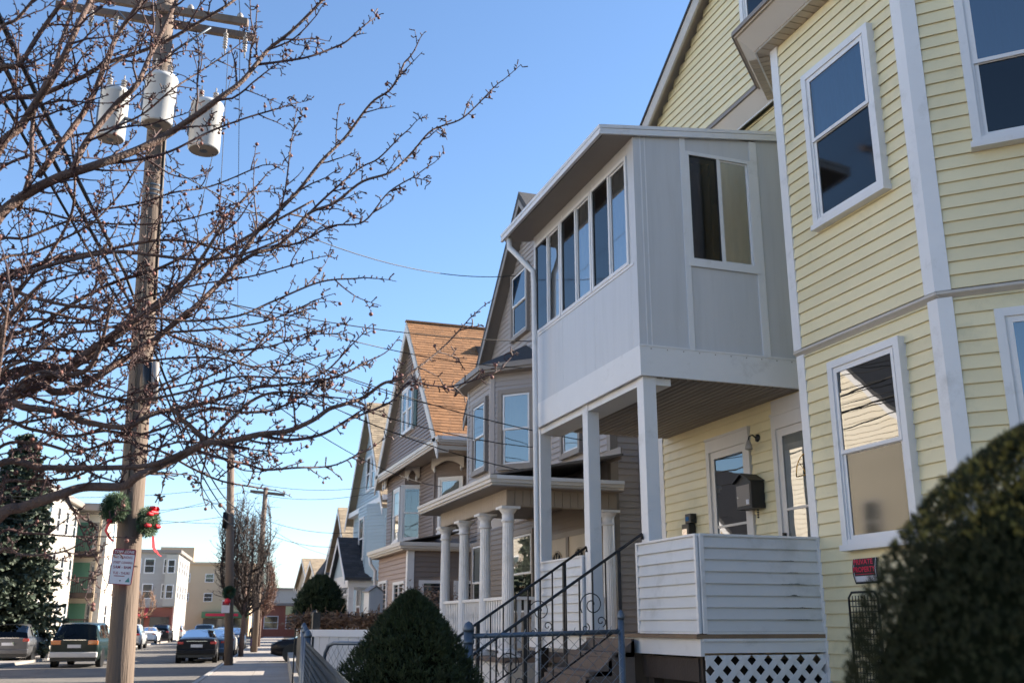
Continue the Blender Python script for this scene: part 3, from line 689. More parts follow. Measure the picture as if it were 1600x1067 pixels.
# ------------- sign on the bay, chair back below
s = thing('private_property_sign', 'curled black and red PRIVATE PROPERTY sign on yellow siding', 'sign', (BA, 8.15, 1.95))
Ms = basis((BA - .03, 8.30, 1.93), STREET)
def curl(x0, x1, z0, z1, off, n=8):
    mb = MB(); vs = []
    for i in range(n + 1):
        t = i / n; z = z0 + (z1 - z0) * t; q = z / .26
        y = -.02 * math.sin(q * math.pi * 1.2) - off; dx = .02 * (1 - q)
        vs += [(x0 + dx, y, z), (x1 + dx, y, z)]
    mb.add(vs, [(2*i, 2*i+1, 2*i+3, 2*i+2) for i in range(n)]); return mb
curl(0, .36, 0, .27, 0).build('board', M_black, s, Ms)
for a_, b_, c_, d_ in ((.02, .34, .25, .256), (.02, .34, .018, .022), (.02, .026, .02, .25), (.334, .34, .02, .25)): curl(a_, b_, c_, d_, .002).build('border', M_sign, s, Ms)
curl(.03, .33, .024, .072, .002).build('blank_strip', M_sign, s, Ms)
lettering(s, 'PRIVATE', Ms @ T(.183, -.024, .20), .068, M_signred2, 1.12); lettering(s, 'PROPERTY', Ms @ T(.187, -.024, .13), .068, M_signred2, .98)
curl(.04, .32, .085, .090, .003).build('underline', M_signred2, s, Ms)
ch = thing('garden_chair', 'black wire mesh garden chair back against the yellow bay', 'chair', (BA - .35, 8.05, 0))
mb = MB()
for i in range(9): x = 7.90 + i * .045; mb.tube([(BA - .12, x, 1.0), (BA - .10, x, 1.82)], .005, 4)
for j in range(16): z = 1.02 + j * .05; mb.tube([(BA - .12, 7.89, z), (BA - .12, 8.27, z)], .005, 4)
mb.build('mesh_back', M_iron, ch)
mb = MB().tube([(BA - .12, 7.87, .1), (BA - .12, 7.87, 1.80), (BA - .12, 7.92, 1.85), (BA - .12, 8.24, 1.85), (BA - .12, 8.29, 1.80), (BA - .12, 8.29, .1)], .011, 6); mb.build('frame', M_iron, ch)
MB().box(BA - .55, BA - .12, 7.88, 8.28, .98, 1.0).build('seat', M_iron, ch)
for yy in (7.9, 8.26): MB().tube([(BA - .53, yy, .98), (BA - .56, yy, .1)], .011, 6).build('leg', M_iron, ch)
# ---------------------------------------------------------------- taupe house, second along
g = thing('house', 'taupe clapboard house with fluted white porch columns and angled upstairs bay', 'house', (10, 20, 0))
GW, G0, G1 = 7.4, 16.0, 24.0; GEX = .115; GR, GZ = 20.0, 11.0
MB().prism([(GW, G0), (GW, G1), (18, G1), (18, G0)], .9, 6.9).build('wall', M_grey, g)
MB().prism([(GW + .02, G0), (GW + .02, G1), (18, G1), (18, G0)], 0, .9).build('foundation', M_conc, g)
gs = 1.03
MB().extr([(GW, G0 - .1, 6.88), (GW, G1 + .1, 6.88), (GW, GR, GZ - .15)], (10, 0, 0)).build('gable_wall', M_grey, g)
gable_roof(g, G0, G1, GW, 18, GZ - 4 * gs, GZ, M_roofdk, over_x=.32, over_y=.35)
for s in (1, -1):
    a1 = GR + s * 4.35; z1 = GZ - 4.35 * gs
    MB().extr([(7.08, GR, GZ - .16), (7.08, a1, z1 - .16), (7.08, a1, z1 + .02), (7.08, GR, GZ + .02)], (.03, 0, 0)).build('rake_board', M_greytrim, g)
    MB().extr([(7.11, GR, GZ - .02), (7.11, a1, z1 - .02), (7.11, a1, z1 + .0), (7.11, GR, GZ + .0)], (.3, 0, 0)).build('rake_soffit', M_greytrim, g)
def g2(z):
    if z < 6.9: return [(0, 1.0), (4.35, 8.0)]
    half = (GZ - .1 - z) / gs; return [(max(0, 4 - half), min(8, 4 + half))]
siding(g, (GW, G1), STREET, 8, 4.55, 10.75, GEX, M_grey, clip=g2)
siding(g, (GW, G0), NEAR, 4.6, 1.0, 7.2, GEX, M_grey)
corner_trim(g, (GW, G0), (0, 1), (-1, 0), (1, 0), (0, -1), .9, 6.95, M_greytrim, t=.03)
# gable window and flat upstairs window
p0 = onb(803, 433, GW); p1 = onb(805, 533, GW)
window(g, basis((GW, p0.y, p1.z), STREET), 1.15, p0.z - p1.z, M_greytrim, M_trim, cw=.09, up='shade', lo='screen')
p0 = onb(882, 640, GW); window(g, basis((GW, p0.y + .05, 4.72), STREET), 1.0, 1.62, M_greytrim, M_trim, cw=.09, up='curtain', lo='curtain')
# upstairs bay
BB = 6.6; y0, y1 = 20.45, 22.2; d = GW - BB
bp = [(GW, y0 - d), (BB, y0), (BB, y1), (GW, y1 + d)]
MB().prism(bp + [(GW + .1, y1 + d), (GW + .1, y0 - d)], 4.2, 6.95).build('bay_wall', M_grey, g)
siding(g, (BB, y1), STREET, y1 - y0, 4.3, 6.9, GEX, M_grey)
siding(g, (BB, y0), Bu, d * 1.414, 4.3, 6.9, GEX, M_grey)
corner_trim(g, (BB, y0), (0, 1), (-1, 0), (r2, -r2), Bn, 4.25, 6.92, M_grey, wd=.09)
corner_trim(g, (BB, y1), (0, -1), (-1, 0), (r2, r2), Cn, 4.25, 6.92, M_grey, wd=.09)
p0 = onb(743, 632, BB); p1 = onb(764, 733, BB)
window(g, basis((BB, p0.y, p1.z), STREET), p0.y - p1.y, p0.z - p1.z - .02, M_greytrim, M_trim, cw=.10, up='none', lo='none')
window(g, basis((BB + .20 * r2, y0 - .20 * r2, 4.78), Bu), .88, 1.72, M_greytrim, M_trim, cw=.10, up='blind', lo='none')
def offp(dd, k0=0): k = dd * math.tan(math.radians(22.5)); return [(GW, y0 - d - dd * 1.414), (BB - dd, y0 - k), (BB - dd, y1 + k), (GW, y1 + d + dd * 1.414)]
MB().prism(offp(.30), 6.88, 6.93).build('bay_soffit', M_greytrim, g)
MB().prism(offp(.34), 6.932, 7.05).build('bay_gutter', M_greytrim, g)
e = offp(.34); top = (GW - .02, (y0 + y1) / 2)
mb = MB(); mb.add([(p[0], p[1], 7.055) for p in e] + [(GW - .02, y0 - .1, 7.62), (GW - .02, y1 + .1, 7.62)], [(0, 1, 4), (1, 2, 5, 4), (2, 3, 5)]); mb.build('bay_roof', M_roofdk, g)
# porch
PF = 1.05; CB = 5.45; cols = (15.95, 17.2, 18.52, 19.85)
MB().box(5.3, GW, 15.75, 20.05, PF - .08, PF).build('porch_floor', M_step, g)
MB().box(5.36, 5.40, 15.8, 20.0, .1, PF - .09).build('porch_skirt', M_trim, g)
MB().box(5.0, GW, 15.5, 20.42, 3.74, 3.76).build('porch_soffit', M_greytrim, g)
for k, (dx, z0, z1) in enumerate(((0, 3.86, 3.92), (.02, 3.80, 3.858), (.05, 3.76, 3.798))):
    MB().box(4.98 + dx, 5.10, 15.48 + dx, 20.42, z0, z1).build('gutter', M_cream, g)
    MB().box(5.101, GW, 15.48 + dx, 15.60, z0, z1).build('gutter', M_cream if k else M_trim, g)
MB().extr([(5.1, 15.5, 3.921), (GW, 15.5, 4.36), (GW, 15.5, 4.40), (5.0, 15.5, 3.93)], (0, 4.9, 0)).build('porch_roof', M_roofdk, g)
MB().box(7.36, GW - .017, 15.52, 19.6, 4.30, 4.52).build('flashing', M_greytrim, g)
n = 34
for i in range(n):
    a = 15.82 + (20.02 - 15.82) * i / n
    MB().box(CB - .075, CB - .06, a + .004, a + (20.02 - 15.82) / n - .006, 3.47, 3.74).build('beam_slat', M_beam, g)
MB().box(CB - .06, CB + .06, 15.82, 20.02, 3.46, 3.74).build('beam', M_beam, g)
n = 14
for i in range(n):
    x = CB - .07 + (GW - CB + .05) * i / n
    MB().box(x + .004, x + (GW - CB + .05) / n - .006, 15.81, 15.825, 3.47, 3.74).build('beam_slat', M_beam, g)
MB().box(CB + .06, GW, 15.826, 15.94, 3.46, 3.74).build('beam', M_beam, g)
mb = MB(); nf = 18; H = 3.46 - PF; rings = ((0.0, .112), (.10, .112), (.14, .106), (H - .30, .090), (H - .26, .090))
vs = []; nn = nf * 2
for z, r in rings:
    for j in range(nn): an = 2 * math.pi * j / nn; rr = r * (1 if j % 2 == 0 else .93); vs.append((rr * math.cos(an), rr * math.sin(an), z))
mb.add(vs, [(i*nn+j, i*nn+(j+1) % nn, (i+1)*nn+(j+1) % nn, (i+1)*nn+j) for i in range(len(rings)-1) for j in range(nn)])
col_me = mb.mesh('porch_column', M_trim)
cap_me = MB().lathe([(.10, H - .26), (.115, H - .25), (.115, H - .22), (.10, H - .21), (.10, H - .12), (.12, H - .10), (.15, H - .05), (.15, H - .045)], 24).box(-.165, .165, -.165, .165, H - .045, H - .002).mesh('capital', M_trim)
base_me = MB().box(-.16, .16, -.16, .16, .002, .06).lathe([(.15, .06), (.155, .09), (.14, .12), (.125, .13)], 24).mesh('base', M_trim)
for x, y in [(CB, c) for c in cols] + [(GW - .12, 15.95)]:
    c = inst(col_me, 'porch_column', g, T(x, y, PF)); inst(cap_me, 'capital', c, T(x, y, PF)); inst(base_me, 'base', c, T(x, y, PF))
bal = MB().extr([(0, -.035, 0), (0, .035, 0), (0, .035, .16), (0, .02, .24), (0, .04, .36), (0, .02, .50), (0, .035, .58), (0, .035, .76), (0, -.035, .76), (0, -.035, .58), (0, -.02, .50), (0, -.04, .36), (0, -.02, .24), (0, -.035, .16)], (.03, 0, 0)).mesh('baluster', M_trim)
for a0, a1 in zip(cols[:-1], cols[1:]):
    rl = MB().box(CB - .05, CB + .05, a0 + .1, a1 - .1, PF + .90, PF + .95).build('porch_rail', M_trim, g)
    MB().box(CB - .03, CB + .03, a0 + .12, a1 - .12, PF + .10, PF + .14).build('bottom_rail', M_trim, rl)
    k = int((a1 - a0 - .25) / .115)
    for i in range(k): inst(bal, 'baluster', rl, T(CB - .015, a0 + .17 + i * (a1 - a0 - .34) / max(1, k - 1), PF + .14))
rl = MB().box(CB + .1, GW - .2, 15.90, 16.0, PF + .90, PF + .95).build('porch_rail', M_trim, g)
for i in range(13): inst(bal, 'baluster', rl, T(CB + .2 + i * .125, 15.95, PF + .14) @ Matrix.Rotation(math.pi / 2, 4, 'Z'))
# porch wall: siding, two doors, a large window
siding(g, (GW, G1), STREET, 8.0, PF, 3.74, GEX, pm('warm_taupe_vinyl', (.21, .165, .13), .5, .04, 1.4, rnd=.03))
for k, (xa, xb) in enumerate(((860, 889), (893, 921))):
    a0 = onb(xa, 860, GW).y; a1 = onb(xb, 860, GW).y
    Md = basis((GW - .018, a0, PF), STREET); w_ = .98; h_ = 2.12
    dr = MB().box(-.1, 0, -.05, .01, 0, h_ + .1).box(w_, w_ + .1, -.05, .01, 0, h_ + .1).box(0, w_, -.05, .01, h_, h_ + .1).build('door', M_greytrim, g, Md)
    MB().box(0, w_, -.03, 0, 0, h_).build('door_leaf', M_doorc, dr, Md)
    cx, cz = w_ / 2, 1.58; mb = MB()
    MB().extr([(cx + .30 * math.cos(math.pi * q / 10), -.031, cz + .30 * math.sin(math.pi * q / 10)) for q in range(11)], (0, -.006, 0)).build('pane', M_dark, dr, Md)
    for q in range(1, 5): an = math.pi * q / 5; mb.tube([(cx + .06 * math.cos(an), -.04, cz + .06 * math.sin(an)), (cx + .3 * math.cos(an), -.04, cz + .3 * math.sin(an))], .012, 4)
    mb.tube([(cx + .3 * math.cos(math.pi * q / 12), -.036, cz + .3 * math.sin(math.pi * q / 12)) for q in range(13)], .018, 4); mb.tube([(cx - .3, -.036, cz), (cx + .3, -.036, cz)], .016, 4)
    mb.build('fanlight', M_doorc, dr, Md)
    MB().lathe([(.03, 0), (.03, .05)], 10).build('knob', M_iron, dr, Md @ T(w_ - .09, -.03, .98) @ Matrix.Rotation(math.pi / 2, 4, 'X'))
    if k == 0: lettering(dr, '5', Md @ T(w_ / 2, -.034, 1.33), .16, M_black, name='house_number')
    if k == 1: MB().box(cx - .14, cx + .14, -.036, -.031, 1.28, 1.33).build('letter_slot', M_brass, dr, Md)
p0 = onb(801, 830, GW); p1 = onb(829, 908, GW)
window(g, basis((GW, p0.y, 1.75), STREET), 1.5, 1.75, M_greytrim, M_trim, up='blind', lo='none', proud=.09)
p0 = onb(742, 850, GW); window(g, basis((GW, p0.y, 1.6), STREET), 1.0, 1.9, M_greytrim, M_trim, up='curtain', lo='none')
# things on the near side wall: meter pipe, downspout
mb = MB().tube([(7.95, 15.93, 1.0), (7.95, 15.93, 6.6)], .04, 8); mb.build('downspout', M_trim, g)
mb = MB().tube([(7.34, 15.90, .9), (7.34, 15.90, 3.75)], .04, 8); mb.build('downspout', M_trim, g)
# a black folded chair and bin on the yellow porch, between the posts
bq = thing('grill', 'black covered barbecue grill standing on the porch beside the stairs', 'grill', (5.9, 10.9, FL))
MB().box(5.75, 6.15, 10.55, 11.2, FL, FL + .62).build('cabinet', M_black, bq, bevel=.03)
mb = MB(); pr = [(-.33, .64), (.33, .64), (.33, .78), (.24, .90), (0, .96), (-.24, .90), (-.33, .78)]
mb.extr([(5.72, 10.88 + q[0], FL + q[1]) for q in pr], (.46, 0, 0)); mb.build('lid', M_black, bq, bevel=.02)
mb = MB().tube([(5.68, 10.65, FL + .72), (5.68, 11.1, FL + .72)], .012, 6); mb.build('handle', M_iron, bq)
# ---------------------------------------------------------------- brown house, third along
br = thing('house', 'brown clapboard house with orange shingle roof and dark green shutters', 'house', (10, 30.4, 0))
W1, A0_, A1_ = 7.3, 26.5, 34.3; RG, RZ = 30.4, 10.9; EZ = 6.5; SG = 6.88
c1 = onb(632, 800, W1).y; c2 = onb(655, 800, 7.75).y; c3 = onb(678, 800, 7.75).y
fp = [(W1, A1_), (W1, c1), (7.75, c2), (7.75, c3), (8.55, c3 - .8), (8.55, A0_), (17, A0_), (17, A1_)]
MB().prism(fp, .8, EZ).build('wall', M_brown, br)
MB().prism(fp, 0, .8).build('foundation', M_conc, br)
BEX = .115
for (p, q) in zip(fp[:5], fp[1:6]):
    u = Vector((q[0] - p[0], q[1] - p[1])); siding(br, p, u, u.length, .9, EZ - .02, BEX, M_brown, each=False)
siding(br, (8.55, A0_), NEAR, 4, .9, EZ - .02, BEX, M_brown, each=False)
for p, d1, d2 in ((fp[1], (0, 1), None), (fp[2], (0, -1), None), (fp[3], (0, 1), None)):
    MB().box(p[0] - .03, p[0] + .05, p[1] - .05, p[1] + .05, .9, EZ - .02).build('corner_trim', M_brown, br)
# eave: fascia + gutter with soffit, wrapping to the near side
MB().box(SG + .05, 9.0, A0_ - .35, A1_ + .35, EZ - .03, EZ).build('soffit', M_soff, br)
for dx, z0, z1, mt in ((0, 6.44, 6.54, M_cream), (.03, 6.38, 6.438, M_cream), (.06, 6.30, 6.378, M_soff)):
    MB().box(SG + dx, SG + .12, A0_ - .42 + dx, A1_ + .42, z0, z1).build('gutter', mt, br)
    MB().box(SG + .121, 14, A0_ - .42 + dx, A0_ - .30, z0, z1).build('gutter', M_trim if dx == 0 else mt, br)
# gable
GBX = 7.12; sl = (RZ - EZ - .05) / (RG - A0_ + .02)
MB().extr([(GBX, A0_ - .2, EZ), (GBX, A1_ + .2, EZ), (GBX, RG, RZ - .2)], (9, 0, 0)).build('gable_wall', M_brown, br)
def bc(z): half = (RZ - .25 - z) / sl; return [(max(0, A1_ + .2 - RG - half), min(A1_ - A0_ + .4, A1_ + .2 - RG + half))]
siding(br, (GBX, A1_ + .2), STREET, 8, EZ + .1, RZ - .3, BEX, M_brown, clip=bc, each=False)
gable_roof(br, A0_ - .02, A1_ + .02, GBX, 16, EZ + .05, RZ, M_soff, over_x=.22, over_y=.34, th=.12, shingle=M_roofor, near_only=True)
for s in (1, -1):
    e_ = RG + s * 4.25; ze_ = RZ - 4.25 * sl
    MB().extr([(SG, RG, RZ - .28), (SG, e_, ze_ - .28), (SG, e_, ze_ + (.15 if s > 0 else .07)), (SG, RG, RZ + (.15 if s > 0 else .07))], (.04, 0, 0)).build('rake_board', M_cream, br)
    MB().extr([(SG + .04, RG, RZ - .10), (SG + .04, e_, ze_ - .10), (SG + .04, e_, ze_ - .02), (SG + .04, RG, RZ - .02)], (.3, 0, 0)).build('rake_soffit', M_soff, br)
MB().box(SG - .02, 12.5, RG - .09, RG + .09, RZ + .12, RZ + .17).build('ridge_cap', M_roofor, br)
vt = RZ - 1.0 * sl
MB().extr([(9.0, RG - 1.15, vt + .02), (9.0, RG - .75, vt + .42), (9.0, RG - 1.15, vt + .30)], (1.2, 0, 0)).build('roof_vent', M_roofdk, br)
# gable twin window with shutters
p0 = onb(634, 625, GBX); p1 = onb(652, 680, GBX)
Wg = basis((GBX, 31.3, 7.45), STREET)
for dx in (0, .72): window(br, Wg @ T(dx, 0, 0), .70, 1.45, M_trim, M_trim, cw=.07, up='none', lo='none', sill=True)
for sx in (-.42, 1.45):
    mb = MB().box(sx, sx + .38, -.045, 0, 0, 1.45)
    for k in range(16): mb.box(sx + .04, sx + .34, -.055, -.04, .06 + k * .085, .11 + k * .085)
    mb.build('shutter', M_shut, br, Wg)
# upstairs windows
a = onb(623, 790, W1).y
window(br, basis((W1, a + .45, 4.15), STREET), .95, 1.75, M_trim, M_trim, up='curtain', lo='none', shutters=.36)
u1 = Vector((fp[2][0] - fp[1][0], fp[2][1] - fp[1][1])).normalized(); L1 = (Vector(fp[2]) - Vector(fp[1])).length
window(br, basis((fp[1][0] + u1.x * (L1 / 2 - .36), fp[1][1] + u1.y * (L1 / 2 - .36), 4.15), u1), .72, 1.75, M_trim, M_trim, up='none', lo='none')
u2 = Vector((fp[4][0] - fp[3][0], fp[4][1] - fp[3][1])).normalized()
window(br, basis((fp[3][0] + u2.x * .18, fp[3][1] + u2.y * .18, 4.2), u2), .86, 1.68, M_trim, M_trim, up='blind', lo='none')
# carved brackets under the eave, over the cut corners
def bracket(P, u, L):
    M0 = basis((P[0], P[1], EZ - .42), u); pts = [(0, 0, .40), (0, 0, .05), (.09, 0, .0), (.12, 0, .12)]
    n = 9
    arc = [(.12 + (L - .24) * i / n, 0, .12 + .16 * math.sin(math.pi * i / n)) for i in range(n + 1)]
    MB().extr(pts[:3] + arc + [(L - .09, 0, 0), (L, 0, .05), (L, 0, .40)], (0, -.05, 0)).build('bracket', M_cream, br, M0 @ T(0, -.16, 0))
    for x in (.10, L - .10): MB().lathe([(.012, -.16), (.04, -.11), (.045, -.05), (.02, 0), (.04, .02)], 8).build('pendant', M_trim, br, M0 @ T(x, -.19, .10))
bracket(fp[1], u1, L1); bracket(fp[3], u2, 1.13); bracket((W1, A1_), (0, -1), .5)
# enclosed porch in front
PX, PN, PFa = 6.2, 26.15, 30.0; PZ = 3.45
MB().prism([(PX, PN), (PX, PFa), (8.3, PFa), (8.3, PN)], .3, PZ).build('porch_wall', M_brown, br)
mbt = pm('rosy_brown_vinyl', (.36, .25, .20), .5, .05, 1.2, isl=.04)
siding(br, (PX, PFa), STREET, PFa - PN, .3, PZ, .13, mbt, each=False)
siding(br, (PX, PN), NEAR, 2.1, .3, PZ, .13, M_brown, each=False)
for dx, z0, z1 in ((0, 3.54, 3.64), (.04, 3.48, 3.538), (.10, 3.44, 3.478)):
    MB().box(5.86 + dx, 5.98, PN - .30 + dx, PFa + .25, z0, z1).build('porch_gutter', M_cream, br)
    MB().box(5.981, 8.4, PN - .30 + dx, PN - .15, z0, z1).build('porch_gutter', M_cream, br)
MB().extr([(5.98, PN - .28, 3.641), (7.75, PN - .28, 4.0), (7.75, PN - .28, 4.03), (5.98, PN - .28, 3.66)], (0, PFa - PN + .5, 0)).build('porch_roof', M_roofdk, br)
MB().box(5.98, 8.3, PN - .15, PFa + .2, 3.43, 3.45).build('porch_soffit', M_soff, br)
MB().box(PX - .06, PX + .12, PN - .05, PN + .14, .3, 3.44).build('porch_post', M_trim, br)
MB().tube([(5.92, PFa + .1, 3.5), (5.95, PFa + .1, 3.3), (6.1, PFa + .1, 3.1), (6.1, PFa + .1, .3)], .05, 8).build('downspout', M_trim, br)
def pane_window(M, w, h, n=1):
    o = MB().box(-.09, 0, -.06, 0, -.08, h + .08).box(w, w + .09, -.06, 0, -.08, h + .08).box(0, w, -.06, 0, h, h + .08).box(0, w, -.06, 0, -.08, 0).build('window', M_trim, br, M)
    for k in range(n):
        x0, x1 = w * k / n + .02, w * (k + 1) / n - .02
        MB().box(x0 - .02, x0 + .02, -.05, -.005, 0, h).box(x1 - .02, x1 + .02, -.05, -.005, 0, h).box(x0 + .02, x1 - .02, -.045, -.005, h * .48, h * .52).build('sash', M_trim, o, M)
        MB().box(x0, x1, -.025, -.02, 0, h).build('pane', M_glassfar, o, M)
    return o
pane_window(basis((PX, 27.75, 1.25), STREET), 1.15, 1.35, 2)
pane_window(basis((PX, 29.75, .6), STREET), 1.0, 2.1, 2)
pane_window(basis((PX + .35, PN, 1.55), NEAR), .62, 1.05, 1)
pane_window(basis((PX + 1.30, PN, 1.55), NEAR), .55, 1.05, 1)
# ---------------------------------------------------------------- further houses on this side
def row_house(label, y0, y1, x0, x1, ze, zr, wall, trim, roof, rows, group=None, ex=.13, gx=.0, cat='house', name='house', shingle=True, chim=False):
    h = thing(name, label, cat, ((x0 + x1) / 2, (y0 + y1) / 2, 0), group)
    MB().prism([(x0, y0), (x0, y1), (x1, y1), (x1, y0)], 0, ze).build('wall', wall, h)
    ym = (y0 + y1) / 2; s_ = (zr - ze) / (ym - y0)
    siding(h, (x0, y1), STREET, y1 - y0, .6, zr - .25, ex, wall, clip=lambda z: [(0, y1 - y0)] if z < ze else [((y1 - y0) / 2 - (zr - .1 - z) / s_, (y1 - y0) / 2 + (zr - .1 - z) / s_)], each=False)
    siding(h, (x0, y0), NEAR, min(6, x1 - x0), .6, ze - .05, ex, wall, each=False)
    MB().extr([(x0, y0, ze), (x0, y1, ze), (x0, ym, zr - .1)], (x1 - x0, 0, 0)).build('gable_wall', wall, h)
    gable_roof(h, y0, y1, x0, x1, ze, zr, roof, over_x=.35, over_y=.35, th=.14, shingle=roof if shingle else None, near_only=True)
    for s in (1, -1):
        e_ = ym + s * ((y1 - y0) / 2 + .4); z_ = zr - ((y1 - y0) / 2 + .4) * s_
        MB().extr([(x0 - .37, ym, zr - .2), (x0 - .37, e_, z_ - .2), (x0 - .37, e_, z_ + .05), (x0 - .37, ym, zr + .05)], (.03, 0, 0)).build('rake_board', trim, h)
    for yy in (y0, y1): MB().box(x0 - .03, x0 + .09, yy - .03 if yy == y0 else yy - .09, yy + .09 if yy == y0 else yy + .03, 0, ze).build('corner_trim', trim, h)
    for z, hh, ws, n in rows:
        for i in range(n):
            yy = ym + ((i + .5) / n - .5) * min(y1 - y0, (y1 - y0) if z < ze - .5 else 2.4) * .92
            simple_window(h, basis((x0, yy + ws / 2, z), STREET), ws, hh, trim)
    for z in (2.0, 4.9):
        for xx in (x0 + 1.6, x0 + 5.0):
            if z + 1.5 < ze: simple_window(h, basis((xx, y0, z), NEAR), .95, 1.5, trim)
    if chim: MB().box(x0 + 4, x0 + 4.6, ym - .3, ym + .3, zr - .6, zr + .9).build('chimney', M_brick, h)
    return h
bl = row_house('pale blue clapboard house with tan shingle gable, dark-roofed portico in front', 38.0, 45.3, 8.15, 18, 6.25, 10.6, M_blue, M_trim, M_rooftan, [(7.0, 1.5, .85, 2), (4.0, 1.7, .9, 2), (1.4, 1.8, 1.0, 2)], shingle=True)
MB().box(7.85, 8.2, 37.7, 45.6, 6.15, 6.35).build('eave', M_trim, bl)
# jettied bay of the blue house
MB().prism([(8.15, 38.6), (7.55, 39.2), (7.55, 41.0), (8.15, 41.6)], 3.2, 6.15).build('bay_wall', M_blue, bl)
siding(bl, (7.55, 41.0), STREET, 1.8, 3.2, 6.1, .13, M_blue, each=False); siding(bl, (7.55, 39.2), Bu, .85, 3.2, 6.1, .13, M_blue, each=False)
simple_window(bl, basis((7.55, 40.6, 4.0), STREET), 1.0, 1.7, M_trim)
# portico with a dark gable roof
MB().box(6.9, 8.15, 39.2, 42.6, 2.95, 3.4).build('portico_beam', M_trim, bl)
gable_roof(bl, 39.2, 42.6, 6.9, 8.15, 3.4, 4.85, M_roofdk, over_x=.18, over_y=.25, th=.1, shingle=M_roofdk, near_only=True)
MB().extr([(6.9, 39.2, 3.4), (6.9, 42.6, 3.4), (6.9, 40.9, 4.75)], (.5, 0, 0)).build('portico_gable', M_blue, bl)
for s in (1, -1): MB().extr([(6.70, 40.9, 4.72), (6.70, 40.9 + s * 2.0, 3.05), (6.70, 40.9 + s * 2.0, 3.27), (6.70, 40.9, 4.94)], (.03, 0, 0)).build('rake_board', M_trim, bl)
for yy in (39.35, 42.35): MB().box(6.95, 7.15, yy - .1, yy + .1, .8, 2.95).build('portico_post', M_trim, bl)
MB().box(6.8, 8.15, 39.1, 42.7, 0, .8).build('porch_base', M_conc, bl)
MB().box(8.10, 8.14, 40.4, 41.4, .8, 2.85).build('door', M_doorw, bl)
row_house('small tan-roofed house with grey boards beyond the pale blue house', 54.5, 61.0, 9.75, 18, 4.9, 7.9, M_gwall, M_trim, M_rooftan, [(5.2, 1.2, .8, 2), (3.1, 1.4, .9, 3), (.9, 1.5, .9, 3)])
tw = row_house('white clapboard house with a dark conical turret roof far up the street', 68, 75, 11.6, 20, 5.0, 7.2, M_wwall, M_trim, M_roofdk, [(3.2, 1.4, .9, 3), (1.0, 1.6, .9, 3)])
MB().lathe([(1.1, 0), (1.1, 4.7)], 10, c=(11.2, 68.2, 0), sm=False).build('turret', M_wwall, tw)
MB().lathe([(1.4, 4.7), (1.35, 4.85), (.02, 6.7)], 10, c=(11.2, 68.2, 0), sm=False).build('turret_roof', M_roofdk, tw)
row_house('cream house with flat dormer and tan roof at the far end of the row', 81, 89, 12.1, 24, 4.7, 6.6, M_cwall, M_trim, M_rooftan, [(3.0, 1.4, .9, 3), (.9, 1.6, .9, 3)])
row_house('distant beige gabled house past the cream one', 95, 104, 13.3, 26, 5.2, 7.6, M_tan, M_trim, M_rooftan, [(3.4, 1.4, .9, 3), (1.0, 1.6, .9, 3)])
row_house('distant white gabled house last before the junction', 112, 121, 15.6, 28, 5.6, 8.2, M_wwall, M_trim, M_roofdk, [(3.6, 1.4, .9, 3), (1.2, 1.6, .9, 3)])
# unseen neighbour house, added out of frame and sized to shade the near bush
nb = row_house('unseen cream neighbour house added to shade the bush by the yellow one', -5.5, 3.2, 5.6, 16, 6.6, 11.0, M_cwall, M_trim, M_roofdk, [(7.2, 1.4, .8, 2), (4.2, 1.6, .9, 3), (1.3, 1.7, .9, 3)], shingle=False)
# ---------------------------------------------------------------- houses across the street (seen in the window reflections)
def across(label, s0, s1, ze, zr, wall, roof, trim=None):
    trim = trim or M_trim; L = s1 - s0; O = SP(s1, FC - 4.0)
    h = thing('house', label, 'house', SP((s0 + s1) / 2, FC - 8))
    M0 = Matrix.Translation(SP((s0 + s1) / 2, FC - 3.5)) @ Matrix.Rotation(math.pi - SA, 4, 'Z')   # local x = away from the street
    def P(x, y, z): return M0 @ Vector((x, y, z))
    mb = MB(); hl = L / 2
    vs = [P(0, -hl, 0), P(0, hl, 0), P(11, hl, 0), P(11, -hl, 0), P(0, -hl, ze), P(0, hl, ze), P(11, hl, ze), P(11, -hl, ze), P(0, 0, zr), P(11, 0, zr)]
    mb.add(vs, [(0, 1, 5, 8, 4), (1, 2, 6, 5), (2, 3, 7, 9, 6), (3, 0, 4, 7)]); mb.build('wall', wall, h)
    s_ = (zr - ze) / hl; ul = M0.to_3x3() @ Vector((0, -1, 0))
    J0 = P(0, hl, 0); siding(h, (J0.x, J0.y), ul, L, .6, zr - .2, .2, wall, clip=lambda z: [(0, L)] if z < ze else [(hl - (zr - .1 - z) / s_, hl + (zr - .1 - z) / s_)], each=False)
    for s in (1, -1):
        A = [P(-.4, 0, zr + .02), P(-.4, s * (hl + .4), zr + .02 - (hl + .4) * s_), P(-.4, s * (hl + .4), zr + .2 - (hl + .4) * s_), P(-.4, 0, zr + .2)]
        MB().extr(A, P(12, 0, 0) - P(0, 0, 0)).build('roof', roof, h)
        A = [P(-.45, 0, zr - .25), P(-.45, s * (hl + .4), zr - .25 - (hl + .4) * s_), P(-.45, s * (hl + .4), zr + .02 - (hl + .4) * s_), P(-.45, 0, zr + .02)]
        MB().extr(A, P(.05, 0, 0) - P(0, 0, 0)).build('rake_board', trim, h)
    for z in (1.3, 4.3, 7.3):
        for yy in ((-2.4, 0, 2.4) if z < 7 else (-.8, .8)):
            if z + 1.6 < zr - abs(yy) * s_:
                q = P(0, yy + .45, z); simple_window(h, basis(q, ul), .9, 1.6, trim)
    return h
across('white clapboard house across the road, mirrored in the bay window', 26.3, 35.3, 8.5, 12.6, M_cwall, M_roofdk)
across('cream gabled house across the road facing the taupe house', 11, 20, 7.2, 11.6, M_cwall, M_roofdk)
